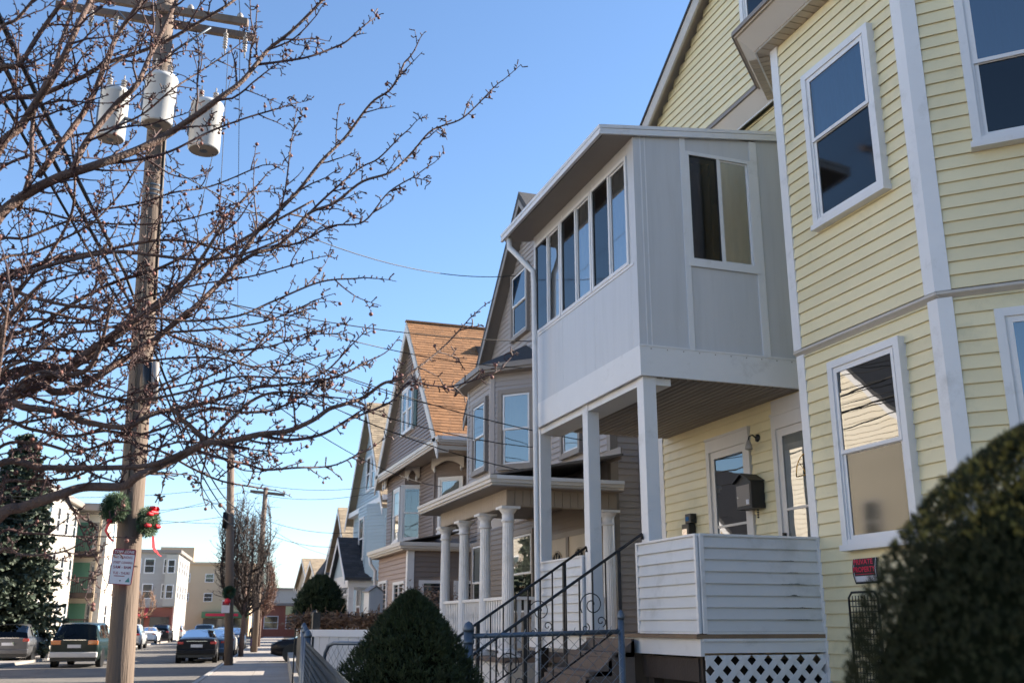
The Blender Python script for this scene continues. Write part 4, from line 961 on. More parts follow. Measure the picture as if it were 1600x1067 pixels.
across('grey gabled house across the road opposite the camera', -2, 7, 7.2, 11.4, M_gwall, M_roofdk)
across('tan gabled house across the road beside the tall spruce', 38.5, 46, 5.6, 8.8, M_tan, M_roofdk)
# ---------------------------------------------------------------- utility poles
def P_(px, py, d): return ond(px, py, d)
PT, PBm = ond(259, 5, 13.438), ond(181, 1150, 13.438)
pd = (PT - PBm); base = PBm + pd * (-(PBm.z + .05) / pd.z); top = PT + pd * .05
pole = thing('utility_pole', 'weathered wooden utility pole carrying transformers, a parking sign and wreaths', 'utility pole', base)
pts = [base + (top - base) * t for t in (0, .1, .3, .5, .7, .85, 1)]
MB().tube(pts, [.175, .17, .16, .152, .145, .138, .13], 18).build('shaft', M_pole, pole)
def at_z(z): return base + pd * ((z - base.z) / pd.z)
xa0, xa1 = ond(118, 2, 13.438), ond(393, 48, 13.438); xd = (xa1 - xa0).normalized(); xn = Vector((-xd.y, xd.x, 0)).normalized()
for off, dz in ((.20, 0), (-.20, .0)):
    a = xa0 - xd * .4 + xn * off + Vector((0, 0, dz)); b = xa1 + xn * off + Vector((0, 0, dz))
    upv = Vector((0, 0, .115)); w2 = xn * .045
    mb = MB(); mb.add([a - w2 - upv/2, a + w2 - upv/2, a + w2 + upv/2, a - w2 + upv/2, b - w2 - upv/2, b + w2 - upv/2, b + w2 + upv/2, b - w2 + upv/2], [(0,1,2,3),(7,6,5,4),(0,4,5,1),(1,5,6,2),(2,6,7,3),(3,7,4,0)])
    mb.build('crossarm', M_pole, pole, bevel=.008)
zc = xa0.lerp(xa1, .5).z
for s in (-1, 1):
    c = at_z(zc - .75); e = at_z(zc) + xd * s * .75
    MB().tube([c, e + Vector((0, 0, -.06))], .018, 5).build('brace', M_galv, pole)
# transformers
def transformer(px, py0, py1, d, wpx):
    p0 = ond(px, py0, d); p1 = ond(px, py1, d); h = p0.z - p1.z; r = wpx / 2 / F * d * 1.02
    t = thing('transformer', None, None, p1); pr = [(r * .93, 0), (r, .02), (r, h * .86), (r * 1.05, h * .87), (r * 1.05, h * .92), (r * .98, h * .96), (r * .6, h)]
    MB().lathe(pr, 28, c=tuple(p1)).build('tank', M_tin, t)
    MB().lathe([(r * .88, -.004), (r * .9, .0)], 24, c=tuple(p1)).build('underside', M_greytrim, t)
    mb = MB().lathe([(r * .25, -.008), (r * .25, -.004)], 16, c=tuple(p1)); mb.build('drain_boss', M_galv, t)
    for dx in (-.10, .10):
        c = p1 + xd * dx * 1.1 + Vector((0, 0, h * .98)); mb = MB()
        for k in range(5): mb.lathe([(.030, k * .04), (.045, k * .04 + .012), (.030, k * .04 + .03)], 10, c=tuple(c))
        mb.tube([c + Vector((0, 0, .2)), c + Vector((0, 0, .27))], .01, 5); mb.build('bushing', M_insul, t)
    MB().box(-r * 1.1, -r * .9, -.06, .06, h * .3, h * .75).build('bracket', M_galv, t, Matrix.Translation(p1) @ Matrix.Rotation(math.atan2(xd.y, xd.x), 4, 'Z'))
    return t, p1, h
t1, q1, h1 = transformer(318, 160, 236, 13.330, 52); tag(t1, 'white transformer drum hanging on the side of the pole toward the houses', 'transformer', 'pole transformers')
t2, q2, h2 = transformer(245, 118, 196, 12.954, 52); tag(t2, 'white transformer drum mounted across the front of the pole', 'transformer', 'pole transformers')
t3, q3, h3 = transformer(172, 140, 218, 13.545, 46); tag(t3, 'white transformer drum on the road side of the pole', 'transformer', 'pole transformers')
MB().tube([q3 + Vector((0, 0, h3 * .5)), at_z(q1.z + .4), q1 + Vector((0, 0, h1 * .5))], .03, 6).build('transformer_bracket', M_galv, pole)
# hanging cut-outs under the crossarm
for f in (.10, .24, .86, .97):
    c = xa0.lerp(xa1, f) - Vector((0, 0, .06)); mb = MB()
    mb.tube([c, c - Vector((0, 0, .08))], .012, 5)
    for k in range(6): mb.lathe([(.02, -.1025 - k * .045), (.04, -.085 - k * .045), (.02, -.0575 - k * .045)], 8, c=tuple(c))
    mb.tube([c - Vector((0, 0, .30)), c - Vector((0, 0, .42)) + xn * .03], .012, 5); mb.build('insulator', M_insul, pole)
for f in (.05, .35, .65, .93):
    c = xa0.lerp(xa1, f) + Vector((0, 0, .06)); mb = MB().lathe([(.012, 0), (.012, .1), (.045, .11), (.05, .16), (.03, .2)], 10, c=tuple(c)); mb.build('pin_insulator', M_insul, pole)
# black splice case and conduit on the shaft
for px, y0, y1, r, mt in ((231, 566, 632, .06, M_black), (244, 565, 630, .045, M_insul)):
    MB().tube([ond(px, y0, 13.169), ond(px - 3, y1, 13.169)], r, 8).build('splice_case', mt, pole)
MB().tube([at_z(9.6) + xd * .14 - xn * .05, at_z(8.0) + xd * .15 - xn * .05, at_z(6.0) + xd * .15 - xn * .05], .018, 6).build('conduit', M_cable, pole)
MB().tube([at_z(8.0) - xn * .16, at_z(3.2) - xn * .165], .008, 5).build('ground_wire', M_cable, pole)
mb = MB()
for z in (7.62, 7.70, 7.55): 
    c = at_z(z); mb.lathe([(.148, 0), (.15, .03)], 16, c=tuple(c))
mb.build('strap', M_galv, pole)
# sign
sg = thing('street_sign', 'white and maroon TOW ZONE street cleaning sign fixed on the wooden pole', 'sign', at_z(2.0))
sc = ond(191, 885, 13.190); su = (ond(210, 885, 13.190) - ond(172, 885, 13.190)); su.z = 0; su.normalize()
Mg = basis(sc, su) @ Matrix.Rotation(math.radians(3), 4, 'Y')
def rr(x0, x1, z0, z1, r, y, d, n=5):
    pts = []
    for cx, cz, a0 in ((x1 - r, z1 - r, 0), (x0 + r, z1 - r, 90), (x0 + r, z0 + r, 180), (x1 - r, z0 + r, 270)):
        for k in range(n + 1): an = math.radians(a0 + 90 * k / n); pts.append((cx + r * math.cos(an), y, cz + r * math.sin(an)))
    return MB().extr(pts, (0, d, 0))
SWd, SHt = .152, .228
rr(-SWd, SWd, -SHt, SHt, .03, 0, .004).build('plate', M_signred, sg, Mg)
rr(-SWd + .012, SWd - .012, -SHt + .012, SHt - .072, .012, -.0015, .001).build('panel', M_sign, sg, Mg)
for s_, z, sz, sx, mt in (('TOW ZONE', .188, .046, 1.02, M_sign), ('NO PARKING', .118, .044, .88, M_signred), ('STREET CLEANING', .052, .040, .74, M_signred), ('5AM - 8AM', -.008, .050, .98, M_signred), ('TUE - THURS', -.082, .044, .86, M_signred)):
    lettering(sg, s_, Mg @ T(0, -.003, z), sz, mt, sx)
MB().box(-.09, .05, -.0035, -.0025, -.122, -.112).build('small_print', M_signred, sg, Mg)
MB().extr([(.06, -.003, -.19), (.125, -.003, -.19), (.105, -.003, -.13)], (0, .001, 0)).build('sticker', M_teal, sg, Mg)
for z in (.205, -.175): MB().lathe([(.009, 0), (.009, .006)], 8).build('bolt', M_black, sg, Mg @ T(0, -.002, z) @ Matrix.Rotation(math.pi / 2, 4, 'X'))
# wreaths
def wreath(c, R, face, label, dep_axis, ribbons):
    w_ = thing('wreath', label, 'wreath', c, 'wreaths hung on the pole'); mb = MB(); r = random.Random(int(R * 1000))
    fx = face.cross(Vector((0, 0, 1))).normalized(); fz = Vector((0, 0, 1))
    for i in range(2600):
        an = r.uniform(0, 2 * math.pi); ph = r.uniform(0, 2 * math.pi); rt = R * .40 * math.sqrt(r.uniform(.15, 1))
        cen = (fx * math.cos(an) + fz * math.sin(an)) * R * .62; rad = (fx * math.cos(an) + fz * math.sin(an))
        p = c + cen + (rad * math.cos(ph) + face * math.sin(ph)) * rt
        d = (rad * math.cos(ph) + face * math.sin(ph)) * .7 + Vector((r.gauss(0, .5), r.gauss(0, .5), r.gauss(0, .5))); d.normalize()
        sd = d.orthogonal().normalized() * .006; l = r.uniform(.03, .065)
        mb.add([p - sd, p + sd, p + d * l], [(0, 1, 2)])
    o = mb.build('greenery', M_wreath, w_); o['kind'] = 'stuff'
    mb = MB(); vs = []
    n = 26
    for i in range(n):
        an = 2 * math.pi * i / n
        for j in range(8): ph = 2 * math.pi * j / 8; rad = fx * math.cos(an) + fz * math.sin(an); vs.append(c + rad * R * .62 + (rad * math.cos(ph) + face * math.sin(ph)) * R * .28)
    mb.add(vs, [(i*8+j, i*8+(j+1) % 8, ((i+1) % n)*8+(j+1) % 8, ((i+1) % n)*8+j) for i in range(n) for j in range(8)]); mb.build('ring', M_leaf, w_)
    for k in range(ribbons.get('berries', 5)):
        an = r.uniform(0, 6.28); p = c + (fx * math.cos(an) + fz * math.sin(an)) * R * .65 + face * R * .36
        mb = MB(); 
        for q in range(3): mb.lathe([(.002, -.03), (.026, -.015), (.03, .0), (.026, .015), (.002, .03)], 8, c=tuple(p + fx * .03 * (q - 1)))
        mb.build('berry_cluster', M_red, w_)
    for (dx, dz, R0) in ribbons['bow']:
        p = c + fx * dx + fz * dz + face * R * .35; mb = MB()
        for sgn in (-1, 1):
            lo = [p, p + fx * sgn * R0 * .6 + fz * R0 * .45, p + fx * sgn * R0 * 1.1, p + fx * sgn * R0 * .6 - fz * R0 * .4, p]
            for a, b in zip(lo[:-1], lo[1:]): mb.add([a - face * .03, a + face * .035, b + face * .035, b - face * .03], [(0, 1, 2, 3)])
        mb.lathe([(.005, -.03), (.032, -.02), (.035, .0), (.032, .02), (.005, .03)], 8, c=tuple(p)); mb.build('bow', M_red, w_)
        for tail in ribbons['tails']:
            mb = MB(); q = [p + fx * a + fz * b + face * cc for a, b, cc in tail]
            for a, b in zip(q[:-1], q[1:]): mb.add([a - fx * .022, a + fx * .022, b + fx * .022, b - fx * .022, a - fx * .022 + face * .004, a + fx * .022 + face * .004, b + fx * .022 + face * .004, b - fx * .022 + face * .004], [(0, 1, 2, 3), (7, 6, 5, 4)])
            mb.build('ribbon', M_red, w_)
    return w_
fc = -Vector((E1[0] * 1.0, E1[1], 0))     # towards the camera end
camdir = (Vector((0, 0, 0)) - Vector((base.x, base.y, 0))).normalized(); cright = Vector((-camdir.y, camdir.x, 0))
wreath(ond(179, 793, 13.115), .20, (camdir * .75 - cright * .6).normalized(), 'shaded wreath with a drooping red ribbon, on the road side of pole', None, {'berries': 0, 'bow': [(0, -.18, .02)], 'tails': [[(0, 0, 0), (.03, -.12, .01), (-.04, -.22, .0), (-.10, -.26, .0)]]})
wreath(ond(232, 815, 13.276), .19, (camdir * .55 + cright * .8).normalized(), 'sunlit wreath topped by a red bow, on the house side of pole', None, {'bow': [(0, .17, .07)], 'tails': [[(0, -.36, .02), (-.02, -.50, .02), (-.10, -.56, .02)], [(0, -.36, .02), (-.05, -.50, .02), (-.16, -.58, .02), (-.22, -.60, .02)]]})
# second and third poles
def far_pole(px0, py0, px1, py1, d, r, label, arm=None, wre=False):
    a, b = ond(px0, py0, d), ond(px1, py1, d); b = b + (b - a) * .02; a = a + (a - b) * ((a.z + .1) / (b.z - a.z))
    p = thing('utility_pole', label, 'utility pole', a)
    MB().tube([a, a.lerp(b, .5), b], [r * 1.1, r, r * .85], 12).build('shaft', M_pole, p)
    if arm:
        x0, x1 = ond(arm[0], arm[1], d), ond(arm[2], arm[3], d); mb = MB(); u = Vector((0, 0, .09)); n_ = Vector((0, .06, 0))
        mb.add([x0 - u, x1 - u, x1 + u, x0 + u, x0 - u + n_, x1 - u + n_, x1 + u + n_, x0 + u + n_], [(0,1,2,3),(7,6,5,4),(0,4,5,1),(3,2,6,7)]); mb.build('crossarm', M_pole, p)
    return p, a, b
p2, a2, b2 = far_pole(357, 1037, 361, 690, 42, .165, 'wooden pole at the kerb beside the parked black sedan', None)
MB().box(-.16, .16, -.02, 0, 0, .5).build('sign_plate', M_sign, p2, basis(ond(352, 957, 41.7) - Vector((0, 0, .0)), (1, -.1)) @ T(0, -.02, 0))
MB().box(-.14, .14, -.025, -.021, .3, .45).build('sign_band', M_signred, p2, basis(ond(352, 957, 41.7), (1, -.1)) @ T(0, -.02, 0))
mb = MB(); c = ond(358, 925, 41.7); r = random.Random(3)
for i in range(500):
    d = Vector((r.gauss(0, 1), r.gauss(0, 1), r.gauss(0, 1))).normalized(); sd = d.orthogonal().normalized() * .03; p = c + d * .16; mb.add([p - sd, p + sd, p + d * .14], [(0, 1, 2)])
o = mb.build('wreath_on_pole', M_wreath, p2); MB().lathe([(.01, -.12), (.12, -.06), (.12, .06), (.01, .12)], 8, c=tuple(c + Vector((-.05, -.2, -.35)))).build('bow', M_red, p2)
for z in (5.2, 6.0): MB().tube([ond(352, 800, 41.8), ond(350, 825, 41.8)], .1, 6).build('splice_case', M_black, p2)
p3, a3, b3 = far_pole(397, 1020, 415, 766, 62, .165, 'leaning wooden pole with crossarm behind the bare street tree', (391, 767, 445, 773))
# ---------------------------------------------------------------- cables
def cable(label, A, B, sag, r=.008, n=18, extra=None, group='overhead cables'):
    A, B = Vector(A), Vector(B); pts = []
    for i in range(n + 1):
        t = i / n; p = A.lerp(B, t); p.z -= sag * 4 * t * (1 - t); pts.append(p)
    o = MB().tube(pts, r, 5).build('overhead_cable', M_cable)
    tag(o, label, 'cable', group); return o
back = lambda p, s, c, dz: Vector((p.x, p.y, p.z)) + SP(s, c) + Vector((0, 0, dz))
# thick communication cables running along the street
nmk = ('thinner', 'thickest', 'slimmest')
for k, (z, r, cofs) in enumerate(((5.95, .021, -.22), (6.35, .024, -.30), (5.6, .014, -.15))):
    A = at_z(z) + Vector((cofs, 0, 0)); B = back(at_z(z), -32, -.2, .4); C = Vector((a2.x, a2.y, z - .1)) + Vector((-.2, 0, 0))
    cable(nmk[k] + ' black communication cable coming in over the kerb to the pole', B, A, .45, r, group='cables along the street'); cable(nmk[k] + ' black communication cable sagging between the two wooden poles', A, C, .55, r * .95, group='cables along the street')
    cable('thin far cable strung from the kerb pole to the leaning pole', C, Vector((a3.x, a3.y, z - .1)), .4, r, group='cables along the street')
for f in (.05, .35, .93):
    A = xa0.lerp(xa1, f) + Vector((0, 0, .24)); B = back(A, -35, 0, .5); C = Vector((b2.x - .6 + f, b2.y, b2.z - .1))
    cable('thin power line above the crossarm leading back over the street', B, A, .5, .006, group='power lines'); cable('thin power line from crossarm to the next pole', A, C, .6, .006, group='power lines')
    cable('faint power line beyond the kerb pole', C, Vector((b3.x - .6 + f, b3.y, b3.z)), .5, .008, group='power lines')
# drops to houses
cable('service wire drooping from the pole to the taupe gable', at_z(8.1) + xd * .16, onb(806, 431, 7.05), .55, .009, group='service drops')
for k, (z, px, py, b, sg) in enumerate(((6.2, 925, 533, 7.35, .25), (6.0, 925, 690, 7.35, .25), (5.8, 818, 735, 6.6, .3), (6.35, 832, 575, 7.35, .3), (5.7, 850, 700, 7.0, .35))):
    cable('service wire from the pole to the taupe house, ' + ('at its side corner above porch', 'at its porch roof', 'at its upstairs bay', 'below its gable window', 'beside its upstairs bay')[k], at_z(z) + xd * .15, onb(px, py, b), sg, .009, group='service drops')
for k, (z, px, py, b, sg) in enumerate(((6.3, 735, 640, 7.2, .4), (6.1, 680, 690, 6.9, .4), (5.9, 690, 760, 7.5, .5))):
    cable('service wire from the pole to the brown house, ' + ('on its orange roof edge', 'at its eave gutter', 'at its upstairs corner window')[k], at_z(z) + xd * .15, onb(px, py, b), sg, .009, group='service drops')
for k, (z, px, py, b, sg) in enumerate(((7.4, 600, 757, 8.0, .3), (7.0, 590, 768, 8.0, .35), (6.2, 575, 830, 8.0, .4), (5.8, 560, 850, 8.0, .5), (6.4, 540, 870, 9.2, .5))):
    cable('distant service wire crossing from the kerb pole to the houses', Vector((a2.x, a2.y, z)), onb(px, py, b), sg, .010, group='service drops far')
for k, (z, s, c) in enumerate(((7.2, 38, -14), (6.6, 46, -14), (6.0, 52, -14), (6.9, 60, -15), (5.6, 40, -14))):
    cable('distant wire crossing the road from the kerb pole', Vector((a2.x, a2.y, z)), SP(s, c, 6.2 + .2 * k), .5, .010, group='wires across the road')
for k, (z, dz) in enumerate(((9.0, 0), (8.6, -.3))):
    cable('thin riser wire hanging from the crossarm', xa0.lerp(xa1, .88 + .05 * k) - Vector((0, 0, .4)), at_z(5.8 + .3 * k) + xd * (1.0 - .5 * k), -.05, .005, group='riser wires')
# ---------------------------------------------------------------- vehicles (rear faces -Y in local coordinates)
def car(label, pos, rz, style, paint, group=None, name='parked_car', cat='car', lamp=None, detail=True):
    root = thing(name, label, cat, pos, group, rz); W0 = WM[root.name]
    if style == 'sedan':
        L, hw = 4.8, .91; st = [(0, .80, .42, .95, .98, .62), (.08, .88, .30, 1.0, 1.06, .66), (.55, .905, .24, 1.0, 1.09, .68), (.95, .91, .22, .99, 1.12, .66), (1.75, .91, .22, .97, 1.44, .60), (2.5, .91, .22, .96, 1.47, .60), (3.0, .91, .22, .95, 1.42, .60), (3.75, .90, .22, .93, .98, .66), (4.4, .87, .25, .84, .88, .62), (4.75, .76, .34, .68, .72, .5)]
        rearw = (.98, 1.72); wind = (3.05, 3.70); side = (1.25, 3.35); sidetop = True
    elif style == 'suv':
        L, hw = 4.7, .94; st = [(0, .82, .50, 1.02, 1.04, .64), (.10, .90, .36, 1.05, 1.10, .68), (.25, .93, .30, 1.06, 1.36, .68), (.55, .94, .27, 1.06, 1.66, .66), (1.2, .94, .26, 1.05, 1.72, .67), (2.2, .94, .26, 1.03, 1.72, .67), (2.9, .94, .26, 1.01, 1.62, .65), (3.6, .93, .28, 1.0, 1.10, .70), (4.3, .90, .30, .92, .96, .66), (4.68, .80, .40, .76, .80, .55)]
        rearw = (.14, .52); wind = (2.95, 3.55); side = (.7, 3.2); sidetop = True
    else:  # minivan
        L, hw = 5.0, .97; st = [(0, .86, .48, 1.02, 1.05, .74), (.08, .93, .36, 1.05, 1.08, .78), (.16, .96, .30, 1.06, 1.30, .76), (.42, .97, .26, 1.06, 1.70, .70), (1.0, .97, .25, 1.05, 1.76, .70), (2.6, .97, .25, 1.03, 1.77, .70), (3.1, .97, .25, 1.01, 1.68, .68), (3.95, .95, .27, .98, 1.08, .74), (4.6, .91, .30, .88, .92, .68), (4.98, .80, .40, .72, .76, .56)]
        rearw = (.10, .40); wind = (3.15, 3.9); side = (.55, 3.4); sidetop = True
    # densify stations
    S = []
    for a, b in zip(st[:-1], st[1:]):
        k = max(1, int((b[0] - a[0]) / .12))
        for i in range(k): t = i / k; S.append([a[q] + (b[q] - a[q]) * t for q in range(6)])
    S.append(list(st[-1]))
    def ring(s):
        y, w_, zb, zl, zt_, wt = s; gh = zt_ - zl
        P = [(0, zb), (w_ * .86, zb), (w_ * .97, zb + .10), (w_, zb + (zl - zb) * .55), (w_ * .985, zl - .05), (w_ * .95, zl)]
        wr = wt + (w_ * .93 - wt) * max(0, 1 - gh / .35)
        for t in (.15, .35, .55, .75, .9): P.append((w_ * .94 + (wr - w_ * .94) * t ** 1.15, zl + gh * t))
        P += [(wr * .93, zt_ - .01 * (gh > .2)), (wr * .6, zt_ + .02), (0, zt_ + .03)]
        return [(x, y, z) for x, z in P]
    R_ = [ring(s) for s in S]; m_ = len(R_[0])
    body, gl = MB(), MB()
    def in_side(y, j): return side[0] < y < side[1] and 6 <= j <= 9
    V = []
    for sgn in (1, -1):
        for i in range(len(R_) - 1):
            yc = (S[i][0] + S[i+1][0]) / 2; gh = ((S[i][4] - S[i][3]) + (S[i+1][4] - S[i+1][3])) / 2
            for j in range(m_ - 1):
                q = [R_[i][j], R_[i+1][j], R_[i+1][j+1], R_[i][j+1]]; q = [(x * sgn, y, z) for x, y, z in q]
                if sgn < 0: q = q[::-1]
                top = j >= 10; isg = False
                if 6 <= j <= 9 and side[0] < yc < side[1] and gh > .30 and not any(abs(yc - b) < .07 for b in ((side[0] + side[1]) / 2, side[0] + (side[1] - side[0]) * .12 if style != 'sedan' else -9)): isg = True
                if top and rearw[0] < yc < rearw[1]: isg = True
                if top and wind[0] < yc < wind[1]: isg = True
                if style != 'sedan' and rearw[0] < yc < rearw[1] and 8 <= j <= 9 and False: isg = True
                (gl if isg else body).add(q, [(3, 2, 1, 0)], 0, True)
        q = [(x * sgn, y, z) for x, y, z in R_[0]]; body.add(q, [tuple(range(m_)) if sgn > 0 else tuple(range(m_ - 1, -1, -1))])
        q = [(x * sgn, y, z) for x, y, z in R_[-1]]; body.add(q, [tuple(range(m_ - 1, -1, -1)) if sgn > 0 else tuple(range(m_))])
    bo = body.build('body', paint, root, W0); me = bo.data
    bm = bmesh.new(); bm.from_mesh(me); bmesh.ops.remove_doubles(bm, verts=bm.verts, dist=.002); bmesh.ops.recalc_face_normals(bm, faces=bm.faces); bm.to_mesh(me); bm.free()
    # each pane an object of its own
    key = {}; par = {}
    def find(x):
        while par.setdefault(x, x) != x: x = par[x]
        return x
    kv = lambda v: tuple(round(c, 3) for c in v)
    for f in gl.f:
        a = find(kv(gl.v[f[0]]))
        for i_ in f[1:]: par[find(kv(gl.v[i_]))] = a
    isl = {}
    for f in gl.f: isl.setdefault(find(kv(gl.v[f[0]])), []).append(f)
    for fs in isl.values():
        g1 = MB()
        for f in fs: g1.add([gl.v[i_] for i_ in f], [(0, 1, 2, 3)], 0, True)
        g1.build('window', G_car, root, W0)
    MB().box(-hw * .85, hw * .85, .3, L - .5, .3, .95).build('interior', M_dark, root, W0)
    if style == 'sedan': zl, zz, x0 = .84, .11, .58
    elif style == 'suv': zl, zz, x0 = .95, .14, .62
    else: zl, zz, x0 = .90, .17, .52
    for sgn in (1, -1):
        xs = sorted((sgn * x0, sgn * (hw - .06)))
        MB().box(xs[0], xs[1], -.012, .10, zl, zl + zz).build('tail_lamp', lamp or M_lamp, root, W0, bevel=.02)
        MB().box(sgn * (hw - .03) - .01, sgn * (hw - .03) + .10 * sgn, L * .62, L * .62 + .16, .98, 1.12).build('wing_mirror', paint, root, W0, bevel=.03)
    MB().box(-hw + .05, hw - .05, -.07, .12, .40, .62).build('rear_bumper', paint if style != 'van' else M_tin, root, W0, bevel=.04)
    MB().box(-.26, .26, -.018, .0, .70 if style == 'sedan' else .78, .83 if style == 'sedan' else .91).build('number_plate', M_plate, root, W0)
    MB().box(-.45, .45, -.015, .02, zl + zz + .01, zl + zz + .035).build('trim_strip', M_chrome, root, W0)
    MB().box(-hw + .1, hw - .1, .02, .3, .26, .40).build('underbody', M_black, root, W0)
    tyre = MB().lathe([(.20, -.10), (.32, -.11), (.335, -.08), (.335, .08), (.32, .11), (.20, .10)], 24); rim = MB().lathe([(.02, -.115), (.19, -.105), (.20, -.09), (.20, .09), (.19, .105), (.02, .115)], 16)
    tm, rm = tyre.mesh('tyre', M_tyre), rim.mesh('rim', M_rim)
    for yy in (.95, L - .95):
        for sgn in (1, -1):
            Wt = W0 @ T(sgn * (hw - .11), yy, .335) @ Matrix.Rotation(math.pi / 2, 4, 'Y')
            wv = inst(tm, 'wheel', root, Wt); inst(rm, 'rim', wv, Wt)
            MB().lathe([(.40, -.02), (.40, .02)], 24).build('wheel_arch', M_black, root, W0 @ T(sgn * (hw - .012), yy, .36) @ Matrix.Rotation(math.pi / 2, 4, 'Y'))
    return root
RZ0 = -SA
def paint(n, c, metal=.3, rough=.35): return pm('paint_' + n, c, rough, 0, metal=metal, coat=.12, spec=.22)
pg = paint('green', (.006, .016, .015), 0); pk = paint('black', (.010, .010, .013)); pgr = paint('grey', (.10, .10, .105)); pw = paint('white', (.62, .62, .63), 0); psl = paint('silver', (.40, .41, .42)); pb = paint('blue', (.05, .09, .16)); pr_ = paint('maroon', (.13, .02, .02))
ZR = -.13
def onroad(px, py):
    d = rayab(px, py); t = (ZR - CAM_H) / d[2]; return Vector((d[0] * t, d[1] * t, ZR))
car('dark green minivan with amber tail lamps driving up the road', onroad(112, 1043), RZ0 - .02, 'van', pg, lamp=M_amber, name='minivan')
car('grey sport utility car parked at the far kerb behind the minivan', onroad(8, 1036), RZ0, 'suv', pgr, 'cars parked at the far kerb')
car('black sedan parked at the near kerb beside the wooden pole', onroad(305, 1036), RZ0 + .02, 'sedan', pk, 'cars parked at the near kerb')
car('silver hatch parked at far kerb just past the wooden sign pole', onroad(196, 1014), RZ0, 'suv', psl, 'cars parked at the far kerb')
car('white sedan parked between silver hatch and black pickup', onroad(226, 1006), RZ0, 'sedan', pw, 'cars parked at the far kerb')
car('tall black car with lit red lamps parked past the white sedan', onroad(248, 1003), RZ0, 'suv', pk, 'cars parked at the far kerb')
car('silver car parked at far kerb past the tall black one', onroad(272, 999.5), RZ0, 'suv', psl, 'cars parked at the far kerb')
car('blue sedan parked ahead of the black sedan', SP(52, -3.4, ZR), RZ0, 'sedan', pb, 'cars parked at the near kerb')
car('silver sedan parked beyond the blue one', SP(60, -3.4, ZR), RZ0, 'sedan', psl, 'cars parked at the near kerb')
car('dark blue sedan parked farther up the near kerb', SP(75, -3.4, ZR), RZ0, 'sedan', pb, 'cars parked at the near kerb')
car('white car waiting in the road near the junction', SP(98, -5.2, ZR), RZ0, 'sedan', pw)
car('black car stopped in the road near the junction', SP(88, -6.2, ZR), RZ0, 'suv', pk)
car('dark car nosing out of a driveway across the pavement', SP(47.5, 4.35, .0), RZ0 - math.pi / 2 + math.pi, 'sedan', pk)
# ---------------------------------------------------------------- pedestrian
def person(pos, label):
    root = thing('person', label, 'person', pos, rz=RZ0); W0 = WM[root.name]
    J = {'pel': (0, 0, .92, .13, .10), 'chest': (0, .01, 1.25, .17, .12), 'neck': (0, 0, 1.45, .055, .055), 'head0': (0, -.01, 1.56, .085, .095), 'head1': (0, -.01, 1.68, .07, .08),
         'shL': (-.18, 0, 1.38, .07, .07), 'elL': (-.25, .03, 1.10, .05, .05), 'haL': (-.24, -.05, .84, .04, .04), 'shR': (.18, 0, 1.38, .07, .07), 'elR': (.25, .0, 1.10, .05, .05), 'haR': (.24, -.1, .85, .04, .04),
         'hiL': (-.10, 0, .84, .095, .095), 'knL': (-.10, -.08, .48, .065, .065), 'anL': (-.10, .05, .09, .045, .045), 'toL': (-.10, -.12, .04, .04, .03), 'hiR': (.10, 0, .84, .095, .095), 'knR': (.10, .06, .48, .065, .065), 'anR': (.10, .20, .10, .045, .045), 'toR': (.10, .06, .04, .04, .03)}
    E_ = [('pel', 'chest'), ('chest', 'neck'), ('neck', 'head0'), ('head0', 'head1'), ('chest', 'shL'), ('shL', 'elL'), ('elL', 'haL'), ('chest', 'shR'), ('shR', 'elR'), ('elR', 'haR'), ('pel', 'hiL'), ('hiL', 'knL'), ('knL', 'anL'), ('anL', 'toL'), ('pel', 'hiR'), ('hiR', 'knR'), ('knR', 'anR'), ('anR', 'toR')]
    ks = list(J); me = bpy.data.meshes.new('body'); me.from_pydata([J[k][:3] for k in ks], [(ks.index(a), ks.index(b)) for a, b in E_], [])
    o = bpy.data.objects.new('body', me); me.materials.append(M_jack); link(o, root, W0)
    md = o.modifiers.new('skin', 'SKIN'); 
    for i, k in enumerate(ks): me.skin_vertices[0].data[i].radius = J[k][3:5]; me.skin_vertices[0].data[i].use_root = (k == 'pel')
    md.use_smooth_shade = True; o.modifiers.new('sub', 'SUBSURF').levels = 1
    MB().lathe([(.02, 1.50), (.095, 1.54), (.11, 1.64), (.095, 1.73), (.03, 1.77)], 12, c=(0, .01, 0)).build('hair', M_dkwood, root, W0)
    MB().lathe([(.15, .80), (.17, .95), (.185, 1.2), (.19, 1.36), (.10, 1.45)], 12).build('jacket', M_jack, root, W0)
    MB().lathe([(.16, .35), (.15, .60), (.13, .78)], 12, c=(-.02, -.02, 0)).build('trousers', M_purp, root, W0)
    return root
person(SP(64, -1.6, 0), 'pedestrian in a dark jacket and purple trousers walking up the pavement')
# ---------------------------------------------------------------- the bare fruit tree in front
TS = .66
tr = thing('bare_tree', 'bare fruit tree with spurred branches and small dry fruit overhanging the pavement', 'tree', gp(-170, 6.6 * TS))
tb = gp(-170, 6.6 * TS)
TW, FR = MB(), MB(); tk = random.Random(21)
def smooth(P, n=6):
    out = []
    for i in range(len(P) - 1):
        p0 = P[max(0, i-1)]; p1 = P[i]; p2 = P[i+1]; p3 = P[min(len(P)-1, i+2)]
        for k in range(n):
            t = k / n; out.append(.5 * ((2*p1) + (p2-p0)*t + (2*p0-5*p1+4*p2-p3)*t*t + (3*p1-p0-3*p2+p3)*t*t*t))
    out.append(P[-1]); return out
def fruit(p):
    r = tk.uniform(.006, .0105); q = p - Vector((0, 0, tk.uniform(.006, .018)))
    TW.tube([p, q], .0013, 3, caps=False, sm=False)
    FR.lathe([(.001, -r), (r * .8, -r * .55), (r, 0), (r * .75, r * .6), (.001, r)], 6, c=tuple(q))
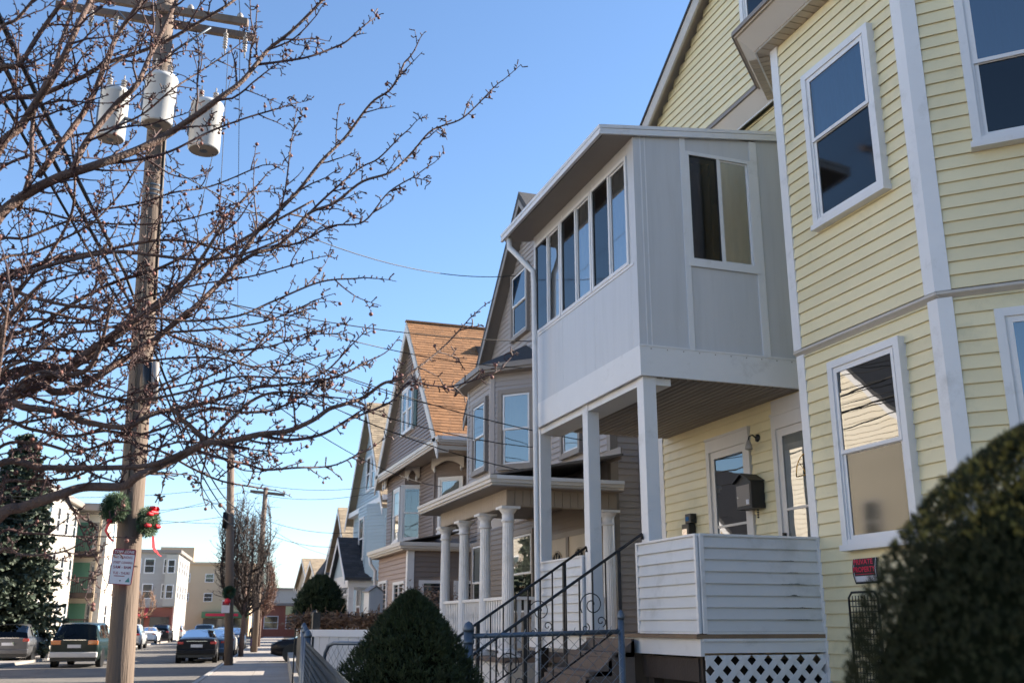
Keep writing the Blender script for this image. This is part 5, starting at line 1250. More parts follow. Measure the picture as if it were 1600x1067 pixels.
def spur(p, t, l=None):
    d = t.orthogonal(); d.rotate(Matrix.Rotation(tk.uniform(0, 6.28), 3, t)); d = (d + t * tk.uniform(.1, .8) + Vector((0, 0, .25))).normalized()
    l = l or tk.choice((.010, .014, .018, .028, .04)); m = p + d * l * .5 + Vector((tk.gauss(0, 1), tk.gauss(0, 1), tk.gauss(0, 1))) * l * .12; e = p + d * l
    TW.tube([p, m, e], [.0030, .0026, .0033], 4, caps=True, sm=False)
    if l > .03 and tk.random() < .6:
        d2 = (d + Vector((tk.gauss(0, .7), tk.gauss(0, .7), tk.gauss(0, .7)))).normalized(); TW.tube([m, m + d2 * l * .5], [.0022, .0026], 3, caps=True, sm=False)
    if tk.random() < .06: fruit(e)
def twig(p, d, L, r, lev):
    n = max(3, int(L / .035)); pts = [p]; cur = d.copy(); q = p.copy()
    for i in range(n):
        cur = (cur + Vector((tk.gauss(0, .13), tk.gauss(0, .13), tk.gauss(0, .11) + .035))).normalized(); q = q + cur * (L / n); pts.append(q.copy())
    rad = [r * (1 - .62 * i / n) for i in range(n + 1)]
    TW.tube(pts, rad, 5 if lev < 2 else 4, caps=False, sm=True)
    for i in range(1, n + 1):
        t = (pts[i] - pts[i-1]).normalized()
        for _q in range(2 if tk.random() < .35 else 1): spur(pts[i].lerp(pts[i-1], tk.random()), t)
        if lev < 2 and i > 1 and tk.random() < (.30 if lev == 0 else .16):
            dd = t.orthogonal(); dd.rotate(Matrix.Rotation(tk.uniform(0, 6.28), 3, t)); dd = (t * tk.uniform(.5, 1.1) + dd * .8 + Vector((0, 0, .15))).normalized()
            twig(pts[i], dd, L * tk.uniform(.25, .6) * (1 - .4 * i / n), max(.0028, rad[i] * .66), lev + 1)
    if tk.random() < .15: fruit(pts[-1])
def limb(pix, d0, d1, w0, w1, root=True, dens=1.0, tl=(.25, .75)):
    """pixel polyline with depths, widths in pixels of the photograph"""
    k = len(pix); P = []
    for i, (x, y) in enumerate(pix):
        t = i / (k - 1); P.append(ond(x, y, (d0 + (d1 - d0) * t) * TS + tk.gauss(0, .03)))
    n0 = 0
    if root:
        z = max(1.2, P[0].z - .5); P = [Vector((tb.x, tb.y, z)) + Vector((0, 0, .0)), Vector((tb.x, tb.y, z)).lerp(P[0], .55) - Vector((0, 0, .06))] + P
    S = smooth(P, 6); m = len(S)
    R0, R1 = w0 * .84 / 2 / F * d0 * TS, w1 * .9 / 2 / F * d1 * TS
    rad = [max(.0024, R0 + (R1 - R0) * (i / (m - 1)) ** .8) * (1 + .08 * noise.noise(S[i] * 9)) for i in range(m)]
    for i in range(m): S[i] = S[i] + Vector((noise.noise(S[i] * 3.1), noise.noise(S[i] * 3.1 + Vector((9, 0, 0))), noise.noise(S[i] * 3.1 + Vector((0, 9, 0))))) * .012
    MB().tube(S, rad, 9).build('limb', M_bark if w0 > 7 else M_twig, tr)
    acc = 0
    for i in range(1, m):
        seg = (S[i] - S[i-1]); acc += seg.length; t = seg.normalized()
        pxx = i / m
        if root and i < 9: continue
        if rad[i] < .014 and tk.random() < seg.length / .032: spur(S[i], t)
        if acc > .105 / dens * tk.uniform(.6, 1.4):
            acc = 0; dd = t.orthogonal(); dd.rotate(Matrix.Rotation(tk.uniform(0, 6.28), 3, t))
            dd = (t * tk.uniform(.6, 1.2) + dd * .85 + Vector((0, 0, .22))).normalized()
            twig(S[i], dd, tk.uniform(*tl) * .72 * (1 - .35 * pxx), max(.0036, min(.0060, rad[i] * .55)), 0)
    if not root or True: twig(S[-1], (S[-1] - S[-2]).normalized(), .18, max(.003, rad[-1]), 1)
# upper limbs
limb([(-10, 352), (37, 307), (94, 277), (150, 259), (210, 236), (262, 210), (300, 184), (337, 157), (375, 131), (400, 101), (417, 80), (456, 49), (505, 0)], 6.2, 6.4, 27, 5, dens=1.1)
limb([(-5, 235), (30, 199), (60, 154), (79, 124), (109, 71), (142, 0), (165, -60)], 6.0, 5.8, 22, 10, dens=1.1)
limb([(-5, 118), (30, 101), (56, 64), (101, 0), (130, -50)], 5.8, 5.6, 13, 8, dens=1.2)
limb([(60, 275), (86, 240), (131, 176), (165, 101), (187, 49), (221, 0), (250, -40)], 6.2, 6.3, 15, 7, root=False, dens=1.2)
limb([(112, 274), (135, 225), (180, 165), (217, 131), (240, 75), (270, 11), (290, -30)], 6.25, 6.6, 15, 7, root=False, dens=1.2)
limb([(-5, 160), (56, 150), (90, 139), (131, 120), (169, 97), (240, 71), (307, 37), (352, 11), (380, -10)], 6.6, 6.9, 15, 5, dens=1.2)
limb([(30, 330), (48, 262), (52, 200), (62, 150), (85, 105), (105, 40), (120, 0)], 6.3, 6.2, 10, 6, root=False, dens=.5)
limb([(150, 259), (210, 250), (270, 235), (330, 205), (372, 190), (430, 172)], 6.25, 6.4, 7, 3, root=False, tl=(.12, .35))
limb([(400, 103), (440, 98), (480, 90), (520, 76), (545, 65), (567, 45)], 6.4, 6.5, 6, 3, root=False, tl=(.08, .2))
# the long reaching branch
limb([(40, 597), (86, 612), (125, 603), (172, 577), (228, 540), (267, 508), (302, 482), (336, 452), (366, 418), (400, 364), (422, 341), (467, 300), (505, 247), (542, 210), (580, 161), (610, 139), (632, 98)], 6.3, 6.6, 19, 3.5, dens=.75, tl=(.15, .5))
limb([(366, 418), (400, 396), (430, 386), (456, 364), (486, 334), (524, 319), (565, 285), (610, 270), (640, 244), (670, 210), (689, 199), (726, 184), (771, 137)], 6.45, 6.8, 9, 2.5, root=False, tl=(.10, .30))
limb([(486, 334), (520, 300), (560, 262), (590, 248), (625, 215)], 6.6, 6.6, 5, 2.5, root=False, tl=(.08, .2))
limb([(430, 386), (470, 378), (520, 355), (570, 348), (610, 300), (650, 275)], 6.6, 6.5, 5, 2.5, root=False, tl=(.08, .22))
limb([(400, 380), (430, 345), (445, 300), (452, 250), (458, 205)], 6.4, 6.4, 5, 2.2, root=False, tl=(.08, .2))
# middle tangle
limb([(-5, 436), (43, 418), (86, 405), (142, 396), (194, 385), (250, 376), (300, 380), (350, 392), (395, 380)], 6.5, 6.7, 11, 4, dens=1.1)
limb([(-5, 446), (52, 422), (112, 405), (181, 394), (241, 398), (319, 405), (380, 398), (440, 372)], 6.2, 6.4, 12, 4, dens=1.0)
limb([(-5, 454), (43, 463), (95, 474), (151, 480), (185, 487), (241, 495), (300, 500), (370, 495), (430, 470), (500, 440), (555, 435)], 6.0, 6.3, 10, 3, dens=1.0)
limb([(-5, 540), (60, 510), (120, 470), (180, 440), (250, 420), (310, 385), (355, 340), (392, 300)], 6.7, 7.0, 11, 4, dens=1.0)
limb([(-5, 560), (60, 545), (130, 550), (190, 535), (260, 520), (330, 515), (400, 505), (470, 480)], 6.9, 7.0, 10, 3, dens=1.0)
limb([(-5, 500), (40, 440), (80, 395), (110, 340), (118, 290), (115, 230)], 6.6, 6.5, 9, 4, dens=.7)
limb([(-5, 590), (40, 560), (100, 520), (150, 515), (205, 500), (260, 470)], 5.9, 5.9, 9, 4, dens=.9)
limb([(20, 610), (70, 580), (110, 600), (170, 620), (230, 625), (300, 612), (370, 590), (440, 590), (500, 585), (540, 550)], 6.1, 6.2, 9, 3, dens=.9)
# heavy lower limbs
limb([(-5, 637), (43, 637), (86, 642), (142, 659), (194, 667), (241, 648), (302, 637), (358, 620), (400, 605), (450, 600), (520, 590), (580, 560)], 6.1, 6.3, 19, 3, dens=.8)
limb([(-5, 728), (65, 732), (129, 733), (194, 730), (241, 724), (293, 702), (328, 685), (358, 657), (400, 622), (440, 612), (500, 618)], 6.0, 6.2, 16, 4, dens=.7)
limb([(-5, 809), (34, 793), (86, 776), (131, 762), (193, 758), (220, 741), (280, 714), (319, 691), (359, 688), (406, 680), (451, 675), (490, 657), (516, 638), (540, 630), (570, 618), (600, 597), (627, 591), (660, 570), (696, 540), (726, 508)], 5.9, 6.4, 24, 2.5, dens=.7, tl=(.12, .38))
limb([(540, 657), (576, 642), (615, 624), (639, 597), (675, 603), (708, 603), (744, 591), (775, 580)], 6.2, 6.5, 5, 2.2, root=False, tl=(.08, .2))
limb([(406, 680), (450, 690), (500, 680), (540, 657)], 6.15, 6.2, 7, 5, root=False, tl=(.1, .25))
limb([(306, 701), (346, 714), (385, 725), (416, 735), (464, 733), (516, 728), (558, 709)], 6.1, 6.2, 7, 2.5, root=False, tl=(.06, .22))
limb([(267, 637), (289, 659), (323, 685)], 6.1, 6.15, 9, 8, root=False)
limb([(-5, 700), (60, 690), (120, 705), (180, 690), (240, 700), (300, 730), (350, 752), (400, 762)], 6.4, 6.5, 8, 3, dens=1.0)
limb([(-5, 866), (34, 868), (69, 868), (103, 860), (130, 845)], 6.0, 6.1, 8, 2.5, tl=(.1, .3))
limb([(-5, 838), (40, 836), (90, 838), (140, 838)], 6.2, 6.2, 7, 2.5, tl=(.1, .3))
limb([(100, 770), (108, 790), (120, 803)], 5.95, 5.95, 9, 5, root=False)
limb([(-5, 660), (50, 668), (110, 680), (165, 672), (215, 680), (270, 665), (330, 640), (380, 645), (430, 640), (480, 615)], 6.4, 6.4, 9, 3, dens=1.0)
limb([(-5, 60), (30, 30), (60, -10)], 5.7, 5.6, 9, 6)
for (pa, da) in (([(-5, 380), (40, 372), (90, 352), (150, 330), (215, 318), (270, 300), (330, 290), (400, 262)], 6.8), ([(-5, 410), (50, 395), (105, 372), (150, 345), (190, 300), (215, 262), (240, 232)], 6.6),
        ([(-5, 480), (60, 486), (120, 500), (180, 512), (240, 515), (300, 535), (360, 548), (420, 540), (480, 520)], 6.3), ([(-5, 520), (50, 500), (100, 505), (160, 498), (215, 470), (265, 455), (330, 440), (400, 430), (470, 410)], 6.8),
        ([(-5, 575), (70, 570), (140, 580), (200, 570), (270, 560), (340, 560), (410, 572), (480, 560)], 6.6), ([(-5, 610), (60, 622), (120, 640), (180, 640), (250, 610), (310, 595), (380, 560), (430, 520)], 6.7),
        ([(-5, 760), (50, 752), (110, 748), (170, 720), (230, 705), (290, 690), (360, 700), (420, 705)], 6.3), ([(-5, 680), (60, 655), (130, 640), (190, 620), (260, 600), (320, 570), (370, 545)], 6.0), ([(-5, 270), (50, 240), (100, 215), (160, 205), (220, 180), (270, 140), (310, 110), (360, 80)], 6.7), ([(-5, 330), (60, 330), (120, 345), (200, 350), (270, 345), (340, 330)], 6.9)):
    limb(pa, da, da + .2, 7.5, 2.6, dens=.85, tl=(.2, .5))
# limbs on the far side of the trunk, out of the photograph's frame
for k in range(13):
    an = math.radians(150 + 200 * k / 12 + tk.uniform(-8, 8)); z0 = 1.5 + .2 * (k % 7); L = tk.uniform(1.0, 1.7); o_ = Vector((math.cos(an), math.sin(an), 0)); P = []
    for q in range(6): t = q / 5; P.append(tb + Vector((0, 0, z0 + L * (.35 * t + .35 * t * t))) + o_ * L * t + Vector((tk.gauss(0, .04), tk.gauss(0, .04), tk.gauss(0, .04))) * (q > 0))
    S = smooth(P, 6); m = len(S); rad = [.032 * (1 - .88 * i / m) for i in range(m)]
    MB().tube(S, rad, 8).build('limb', M_bark, tr); acc = 0
    for i in range(5, m):
        seg = S[i] - S[i-1]; acc += seg.length; t = seg.normalized()
        if acc > .14:
            acc = 0; dd = t.orthogonal(); dd.rotate(Matrix.Rotation(tk.uniform(0, 6.28), 3, t)); twig(S[i], (t + dd * .85 + Vector((0, 0, .2))).normalized(), tk.uniform(.2, .45), .005, 1)
MB().tube([tb - Vector((0, 0, .1)), tb + Vector((0, 0, .25)), tb + Vector((.01, 0, 1.0)), tb + Vector((0, .03, 1.9)), tb + Vector((-.05, .02, 2.8)), tb + Vector((.02, .06, 3.6)), tb + Vector((-.04, .0, 4.3))], [.13, .105, .095, .085, .06, .035, .008], 14).build('trunk', M_bark, tr)
o = TW.build('twigs', M_twig, tr); o['kind'] = 'stuff'
o = FR.build('dry_fruit', M_bud, tr); o['kind'] = 'stuff'
# ---------------------------------------------------------------- evergreens and small trees
def evergreen(name, label, cat, pos, H, prof, mat, n, blade, seed, tipmat=None, stemh=.4, tipz=0.0, corek=.80, lump=1.0, core=True, spread=.5, tuft=7, sub='foliage'):
    """prof(t): radius at relative height t; tufts of short blades all over an uneven surface"""
    root = thing(name, label, cat, pos); r = random.Random(seed); mb, tp = MB(), MB()
    for i in range(n):
        t = r.random() ** .8; an = r.uniform(0, 2 * math.pi); z = H * t
        R = prof(t) * (1 + .16 * lump * noise.noise(Vector((math.cos(an) * 2.1, math.sin(an) * 2.1, z * 2.6 + seed))) + .14 * lump * noise.noise(Vector((math.cos(an) * 6, math.sin(an) * 6, z * 7)))) * (1 - .30 * r.random() ** 2.0)
        o_ = Vector((math.cos(an), math.sin(an), 0)); c = Vector(pos) + o_ * R + Vector((0, 0, z))
        ax = (o_ * (1 - .5 * t) + Vector((0, 0, .55 + .5 * t)) + Vector((r.gauss(0, .25), r.gauss(0, .25), r.gauss(0, .25)))).normalized()
        tgt = tp if (tipmat and t > tipz and r.random() < .28) else mb
        L = blade * r.uniform(.6, 1.3)
        for k in range(tuft):
            d = (ax + Vector((r.gauss(0, spread), r.gauss(0, spread), r.gauss(0, spread)))).normalized(); sd = d.orthogonal(); sd.rotate(Matrix.Rotation(r.uniform(0, 3.14), 3, d)); sd = sd.normalized() * blade * .11
            p = c + ax * blade * .5 * r.random()
            tgt.add([p - sd, p + sd, p + d * L + sd * .3, p + d * L - sd * .3], [(0, 1, 2, 3)])
    o = mb.build(sub, mat, root); o['kind'] = 'stuff'
    if tipmat and tp.v: o = tp.build('shoots', tipmat, root); o['kind'] = 'stuff'
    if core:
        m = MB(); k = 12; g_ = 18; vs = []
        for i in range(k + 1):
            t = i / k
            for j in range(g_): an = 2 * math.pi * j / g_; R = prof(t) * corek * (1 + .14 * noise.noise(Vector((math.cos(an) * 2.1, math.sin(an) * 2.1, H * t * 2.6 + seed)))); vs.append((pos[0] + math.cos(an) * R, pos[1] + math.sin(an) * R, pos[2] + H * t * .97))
        m.add(vs, [(i*g_+j, i*g_+(j+1) % g_, (i+1)*g_+(j+1) % g_, (i+1)*g_+j) for i in range(k) for j in range(g_)], 0, True); m.build('shade_core', M_inner, root)  # filler core; shade between the blades is put into its colour
    MB().tube([Vector(pos) - Vector((0, 0, .1)), Vector(pos) + Vector((0, 0, H * .6))], [.05, .03], 8).build('stem', M_dkwood, root)
    return root
dome = lambda R, p=2.2, q=.55: (lambda t: R * max(0.02, (1 - t ** p)) ** q)
# rounded conifer behind the fence
pc = gp(643, 6.2)
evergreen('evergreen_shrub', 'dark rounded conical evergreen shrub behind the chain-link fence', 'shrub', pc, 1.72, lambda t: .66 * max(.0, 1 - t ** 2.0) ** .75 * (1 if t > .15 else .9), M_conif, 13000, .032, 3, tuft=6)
pn = gp(1655, 1.6)
evergreen('evergreen_shrub', 'large blurred evergreen bush with sunlight painted on its top shoots beside the yellow bay', 'shrub', pn, 1.855, lambda t: .425 * max(.0, 1 - t ** 5) ** .75, M_conif2, 42000, .011, 8, tipmat=M_tip, tuft=6, lump=.55, tipz=.90, corek=.90)
pd_ = gp(498, 34)
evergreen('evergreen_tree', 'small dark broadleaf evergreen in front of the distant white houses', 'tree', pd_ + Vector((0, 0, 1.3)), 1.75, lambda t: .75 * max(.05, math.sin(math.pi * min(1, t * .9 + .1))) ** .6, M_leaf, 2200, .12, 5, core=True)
# blue spruce across the road
def spruce(pos, H, R, label, seed):
    root = thing('spruce_tree', label, 'tree', pos); r = random.Random(seed); mb = MB(); br_ = MB()
    MB().tube([pos, pos + Vector((0, 0, H))], [.22, .02], 10).build('trunk', M_bark, root)
    nlev = 30
    for l in range(nlev):
        t = l / nlev; z = .8 + (H - .8) * t; L0 = R * (1 - t) ** .85 + .15
        for k in range(14):
            an = r.uniform(0, 6.28); L = L0 * r.uniform(.7, 1.1); o_ = Vector((math.cos(an), math.sin(an), 0)); prev = pos + Vector((0, 0, z)); pts = [prev]
            for s in range(1, 7):
                q = s / 6; pts.append(pos + Vector((0, 0, z)) + o_ * L * q + Vector((0, 0, -.35 * L * q + .22 * L * q * q)))
            br_.tube(pts, [.02, .017, .014, .011, .009, .006, .004], 3, caps=False, sm=False)
            for s in range(1, 7):
                for m_ in range(17):
                    c = pts[s-1].lerp(pts[s], r.random()); d = (o_ * .5 + Vector((r.gauss(0, .6), r.gauss(0, .6), r.gauss(-.15, .35)))).normalized(); sd = d.orthogonal(); sd.rotate(Matrix.Rotation(r.uniform(0, 3.1), 3, d)); sd = sd.normalized() * .065
                    mb.add([c - sd * .5, c + sd * .5, c + d * .26 + sd, c + d * .31, c + d * .26 - sd], [(0, 1, 2, 3, 4)])
    br_.build('boughs', M_bark, root)['kind'] = 'stuff'; o = mb.build('needles', M_spruce, root); o['kind'] = 'stuff'
spruce(gp(4, 50) + Vector((0, 0, -.02)), 11.0, 3.0, 'tall blue-green spruce growing across the road behind the grey car', 4)
# bare deciduous trees
def bare(pos, H, Rw, label, seed, nl=16, nt=1500, mat=None, name='bare_tree', zst=.22, tw=.011, leaves=0, up=.9):
    root = thing(name, label, 'tree', pos, None); r = random.Random(seed); mb = MB(); mat = mat or M_twig
    MB().tube([pos - Vector((0, 0, .05)), pos + Vector((.02, 0, H * zst)), pos + Vector((0, .05, H * .6))], [H * .016, H * .013, H * .006], 8).build('trunk', M_bark, root)
    ends = []
    for i in range(nl):
        an = r.uniform(0, 6.28); o_ = Vector((math.cos(an), math.sin(an), 0)); z0 = H * r.uniform(zst, .5); L = (H - z0) * r.uniform(.6, 1.0); rr = Rw * r.uniform(.3, 1.0); pts = []
        for s in range(7): q = s / 6; pts.append(pos + Vector((0, 0, z0 + L * q ** 1.1 * up)) + o_ * rr * q ** .6 * (1.3 - .85 * q) * 1.25 + Vector((r.gauss(0, .05), r.gauss(0, .05), 0)) * q * H * .12)
        MB().tube(pts, [H * .007 * (1 - .8 * s / 6) for s in range(7)], 5).build('limb', mat, root); ends.append(pts)
    for i in range(nt):
        pts = r.choice(ends); s = r.randint(1, 6); p = pts[s-1].lerp(pts[s], r.random()); t = (pts[s] - pts[s-1]).normalized()
        d = (t + Vector((r.gauss(0, .6), r.gauss(0, .6), r.gauss(.1, .4)))).normalized(); L = H * r.uniform(.04, .14); q = p + d * L * .5 + Vector((r.gauss(0, .1), r.gauss(0, .1), r.gauss(0, .1))) * L; e = q + (d + Vector((r.gauss(0, .4), r.gauss(0, .4), r.gauss(.2, .3)))).normalized() * L * .5
        mb.tube([p, q, e], [tw, tw * .8, tw * .5], 3, caps=False, sm=False)
        for k in range(leaves):
            c = p.lerp(e, r.random()); d2 = Vector((r.gauss(0, 1), r.gauss(0, 1), r.gauss(0, 1))).normalized() * .07; d3 = d2.orthogonal().normalized() * .04; mb.add([c, c + d2 + d3, c + d2 * 1.6, c + d2 - d3], [(0, 1, 2, 3)])
    o = mb.build('twigs', mat, root); o['kind'] = 'stuff'; return root
darkt = pm('dark_bark', (.045, .032, .028), .85, .2, 6)
bare(SP(55, -1.95), 8.3, 1.9, 'dense upright bare street tree beside the kerb pole', 9, 26, 2100, darkt, leaves=1, tw=.012)
bare(SP(80, -1.6), 7.0, 1.9, 'reddish bare street tree farther along the pavement', 12, 16, 1400, pm('red_bark', (.13, .07, .05), .85), tw=.014, leaves=1)
bare(SP(58, -13.4), 6.0, 2.2, 'bare tree lit by sun in front of the white apartment house', 13, 14, 900, M_dry, tw=.014)
bare(SP(104, -13.2), 5.2, 2.0, 'bare tree beside the shop with the red awning', 14, 12, 600, M_dry, tw=.018)
bare(SP(74, 3.0), 4.0, 1.6, 'leafless red-brown shrub by the distant houses', 15, 12, 700, pm('red_stems', (.16, .07, .05), .85), tw=.013)
# dried standard shrub by the brown porch
ds = thing('dried_shrub', 'brown dried shrub on a thin stem in front of the brown porch', 'shrub', gp(668, 23.5)); r = random.Random(2); mb = MB(); c0 = gp(668, 23.5)
MB().tube([c0, c0 + Vector((0, 0, 2.1))], .02, 6).build('stem', M_dry, ds)
for i in range(1500):
    an = r.uniform(0, 6.28); R_ = .75 * math.sqrt(r.random()); c = c0 + Vector((R_ * math.cos(an), R_ * math.sin(an), 2.12 + r.gauss(0, .16) - .25 * R_)); d = Vector((r.gauss(0, 1), r.gauss(0, 1), r.gauss(-.6, .7))).normalized() * r.uniform(.06, .15); s_ = d.orthogonal().normalized() * .016
    mb.add([c - s_, c + s_, c + d], [(0, 1, 2)])
o = mb.build('dead_leaves', M_dry, ds); o['kind'] = 'stuff'
# ---------------------------------------------------------------- fences
def post(p, h, r, parent, ball=True, name='post', mat=None):
    MB().tube([Vector((p[0], p[1], 0)), Vector((p[0], p[1], h))], r, 12).build(name, mat or M_galv, parent)
    if ball: MB().lathe([(r * 1.15, 0), (r * 1.2, .02), (r * 1.05, .04), (r * .7, .065), (.004, .08)], 12, c=(p[0], p[1], h)).build('cap', mat or M_galv, parent)
fa = thing('chain_link_fence', 'galvanised chain-link fence crossing the yard in front of the stairs', 'fence', (3.2, 8.3, 0))
q0, q1 = (2.49, 8.3), (3.89, 8.3)
post(q0, 1.50, .042, fa); post(q1, 1.60, .028, fa, True)
MB().tube([(q0[0], q0[1], 1.46), (q1[0], q1[1], 1.495)], .021, 10).build('top_rail', M_galv, fa)
for z in (1.40, .35):
    MB().lathe([(.05, 0), (.05, .03)], 12, c=(q0[0], q0[1], z)).build('band', M_galv, fa)
chain_mesh(fa, (q0[0] + .03, q0[1] - .022, 0), (q1[0], q1[1] - .022, 0), .05, 1.475, .05, 1.515, r=.0032)
ff = thing('chain_link_fence', 'galvanised chain-link fence running along the back of the pavement', 'fence', SP(6, WC - .08))
cF = WC - .07
zA, zB = 1.30, 1.36
for s in (3.2, 9.4): post(SP(s, cF), 1.33, .026, ff, False)
MB().tube([SP(3.2, cF, zA - .02), SP(11.6, cF, zB - .02)], .015, 8).build('top_rail', M_galv, ff)
chain_mesh(ff, SP(3.2, cF - .022), SP(11.6, cF - .022), .06, zA, .06, zB, r=.0024, mat=M_wire2)
gt = thing('chain_link_gate', 'chain-link gate with a bent tube frame standing open toward the yard', 'gate', SP(12.2, cF))
for s, h, r in ((11.7, 1.42, .038), (13.0, 1.46, .036), (13.9, 1.50, .034)): post(SP(s, cF), h, r, gt)
gA = SP(11.8, cF + .05); gdir = (gp(556, 10.6) - gA); gdir.z = 0; gdir.normalize(); gA = gp(508, 10.9); gB = gp(600, 10.0)
u = (gB - gA).normalized()
mbp = [gA + Vector((0, 0, .15)), gA + Vector((0, 0, 1.15)), gA + u * .03 + Vector((0, 0, 1.27)), gA + u * .10 + Vector((0, 0, 1.345)), gA + u * .20 + Vector((0, 0, 1.37)), gB + Vector((0, 0, 1.38))]
MB().tube(mbp, .019, 10).build('frame', M_galv, gt)
chain_mesh(gt, gA + u * .04, gB, .15, 1.33, .15, 1.34, r=.0024)
# white boarded fence on the far boundary of the yard
wf = thing('white_fence', 'white boarded boundary fence behind the open gate', 'fence', (2.6, 13.9, 0))
fA, fB = gp(472, 14.3), gp(640, 13.6); L = (fB - fA).length; MW = basis(fA, fB - fA)
MB().box(0, L, -.03, .03, 1.40, 1.49).build('top_rail', M_trim, wf, MW); MB().box(0, L, -.02, .02, .12, .2).build('bottom_rail', M_trim, wf, MW)
k = int(L / .15)
for i in range(k): MB().box(i * L / k + .004, (i + 1) * L / k - .004, -.012, .012, .2, 1.40).build('board', M_sun, wf, MW)
# iron picket fence with dead vines, on a low wall
lw = MB().prism([tuple(SP(14.3, WC - .03)[:2]), tuple(SP(46, WC - .03)[:2]), tuple(SP(46, WC + .22)[:2]), tuple(SP(14.3, WC + .22)[:2])], -.1, .42).build('low_wall', M_conc); tag(lw, 'low concrete retaining wall along the back of the pavement', 'wall')
pf = thing('iron_fence', 'black iron picket fence standing on the low pavement wall', 'fence', SP(20, WC + .1))
MB().tube([SP(14.6, WC + .1, 1.55), SP(30, WC + .1, 1.55)], .02, 6).build('top_rail', M_iron, pf); MB().tube([SP(14.6, WC + .1, .55), SP(30, WC + .1, .55)], .02, 6).build('bottom_rail', M_iron, pf)
pk_ = MB().box(-.010, .010, -.010, .010, .42, 1.66).lathe([(.018, 1.66), (.02, 1.70), (.002, 1.76)], 6).mesh('picket', M_iron)
for i in range(125): p = SP(14.6 + i * .123, WC + .1); inst(pk_, 'picket', pf, T(p.x, p.y, 0))
pp = SP(14.5, WC + .1); MB().box(-.05, .05, -.05, .05, 0, 1.72).build('post', M_iron, pf, T(pp.x, pp.y, 0))
pf2 = thing('iron_fence', 'black iron picket fence in front of the taupe porch, tangled with dead vines', 'fence', gp(520, 17))
vA, vB = gp(462, 16.5), gp(640, 17.2); u = (vB - vA); L = u.length; u.normalize()
MB().tube([vA + Vector((0, 0, 1.56)), vB + Vector((0, 0, 1.58))], .016, 6).build('top_rail', M_iron, pf2)
for i in range(int(L / .12)): p = vA + u * (i * .12); inst(pk_, 'picket', pf2, T(p.x, p.y, 0))
vn = thing('dead_vines', 'dead brown vines matted along the top of the iron fence', 'vines', gp(520, 17)); mb = MB(); r = random.Random(6)
for i in range(1600):
    p = vA + u * (L * r.random() * .85) + Vector((r.gauss(0, .08), r.gauss(0, .08), 1.60 + r.gauss(0, .06))); d = Vector((r.gauss(0, 1), r.gauss(0, 1), r.gauss(0, .5))).normalized(); l = r.uniform(.05, .2)
    mb.tube([p, p + d * l * .5 + Vector((0, 0, r.gauss(0, .02))), p + d * l], .006, 3, caps=False, sm=False)
    if i % 2: s_ = d.orthogonal().normalized() * .02; mb.add([p, p + s_ + d * .04, p + d * .08, p - s_ + d * .04], [(0, 1, 2, 3)])
o = mb.build('stems', M_dry, vn); o['kind'] = 'stuff'
# white gabled cabinet on a post
cb = thing('notice_cabinet', 'plain white gabled cabinet on a post in front of the brown porch', 'cabinet', gp(586, 22)); Mc = basis(gp(573, 22), (E2[0], E1[0] * -1)); Mc = basis(gp(575, 22), (math.cos(_y), -math.sin(-_y) * 1.0))
MB().extr([(0, 0, 1.80), (.34, 0, 1.80), (.34, 0, 2.24), (.17, 0, 2.34), (0, 0, 2.24)], (0, .22, 0)).build('box', M_sun, cb, Mc)
MB().extr([(-.03, -.02, 2.22), (.17, -.02, 2.345), (.37, -.02, 2.22), (.37, -.02, 2.245), (.17, -.02, 2.375), (-.03, -.02, 2.245)], (0, .27, 0)).build('roof', M_greytrim, cb, Mc)
MB().box(-.005, .03, -.006, 0, 1.80, 2.235).build('door_edge', M_trim, cb, Mc)
MB().box(.12, .22, .06, .16, 0, 1.80).build('post', M_trim, cb, Mc)
# ---------------------------------------------------------------- buildings across the road and at the junction
def SB_(s, c, z=0): return SP(s, c, z)
def block(label, s0, s1, c0, c1, H, wall, name='apartment_building', cat='building', near=None, street=None, trim=None, roof=None, cols=None, group=None, board=.22):
    """box building between s0..s1 along the street, c0 (street face) .. c1 (far)"""
    trim = trim or M_trim; b = thing(name, label, cat, SP((s0 + s1) / 2, (c0 + c1) / 2), group)
    MB().prism([tuple(SP(s, c)[:2]) for s, c in ((s0, c0), (s1, c0), (s1, c1), (s0, c1))], -.1, H).build('wall', wall, b)
    MB().prism([tuple(SP(s, c)[:2]) for s, c in ((s0 - .3, c0 + .3), (s1 + .3, c0 + .3), (s1 + .3, c1 - .3), (s0 - .3, c1 - .3))], H, H + .35).build('roof', roof or M_greytrim, b)
    sd = SP(1, 0); cd = SP(0, 1)
    # near face: seen looking along the street; right = +c
    On = SP(s0, c1); un = (cd.x, cd.y)
    if board: siding(b, (On.x, On.y), un, c0 - c1, .2, H - .05, board, wall, each=False)
    if near:
        for (x, z, w_, h_) in near: simple_window(b, basis((On.x + un[0] * x, On.y + un[1] * x, z), un), w_, h_, trim)
    Os = SP(s0, c0); us = (sd.x, sd.y)          # street face: seen from +c, right is +s... 
    if board: siding(b, (Os.x, Os.y), us, s1 - s0, .2, H - .05, board, wall, each=False)
    if street:
        for (x, z, w_, h_) in street: simple_window(b, basis((Os.x + us[0] * x, Os.y + us[1] * x, z), us), w_, h_, trim)
    return b, basis((On.x, On.y, 0), un), basis((Os.x, Os.y, 0), us)
# white apartment house: long sunlit street face
w1, _, _ = block('white sunlit apartment house behind the bare tree across the road', 59, 75, -14.3, -24, 9.4, M_wwall, near=[(5, 2, 1, 1.6), (5, 5, 1, 1.6)], street=[(1.5 + 2.6 * i, z, 1.0, 1.6) for i in range(6) for z in (1.4, 4.3, 7.2)])
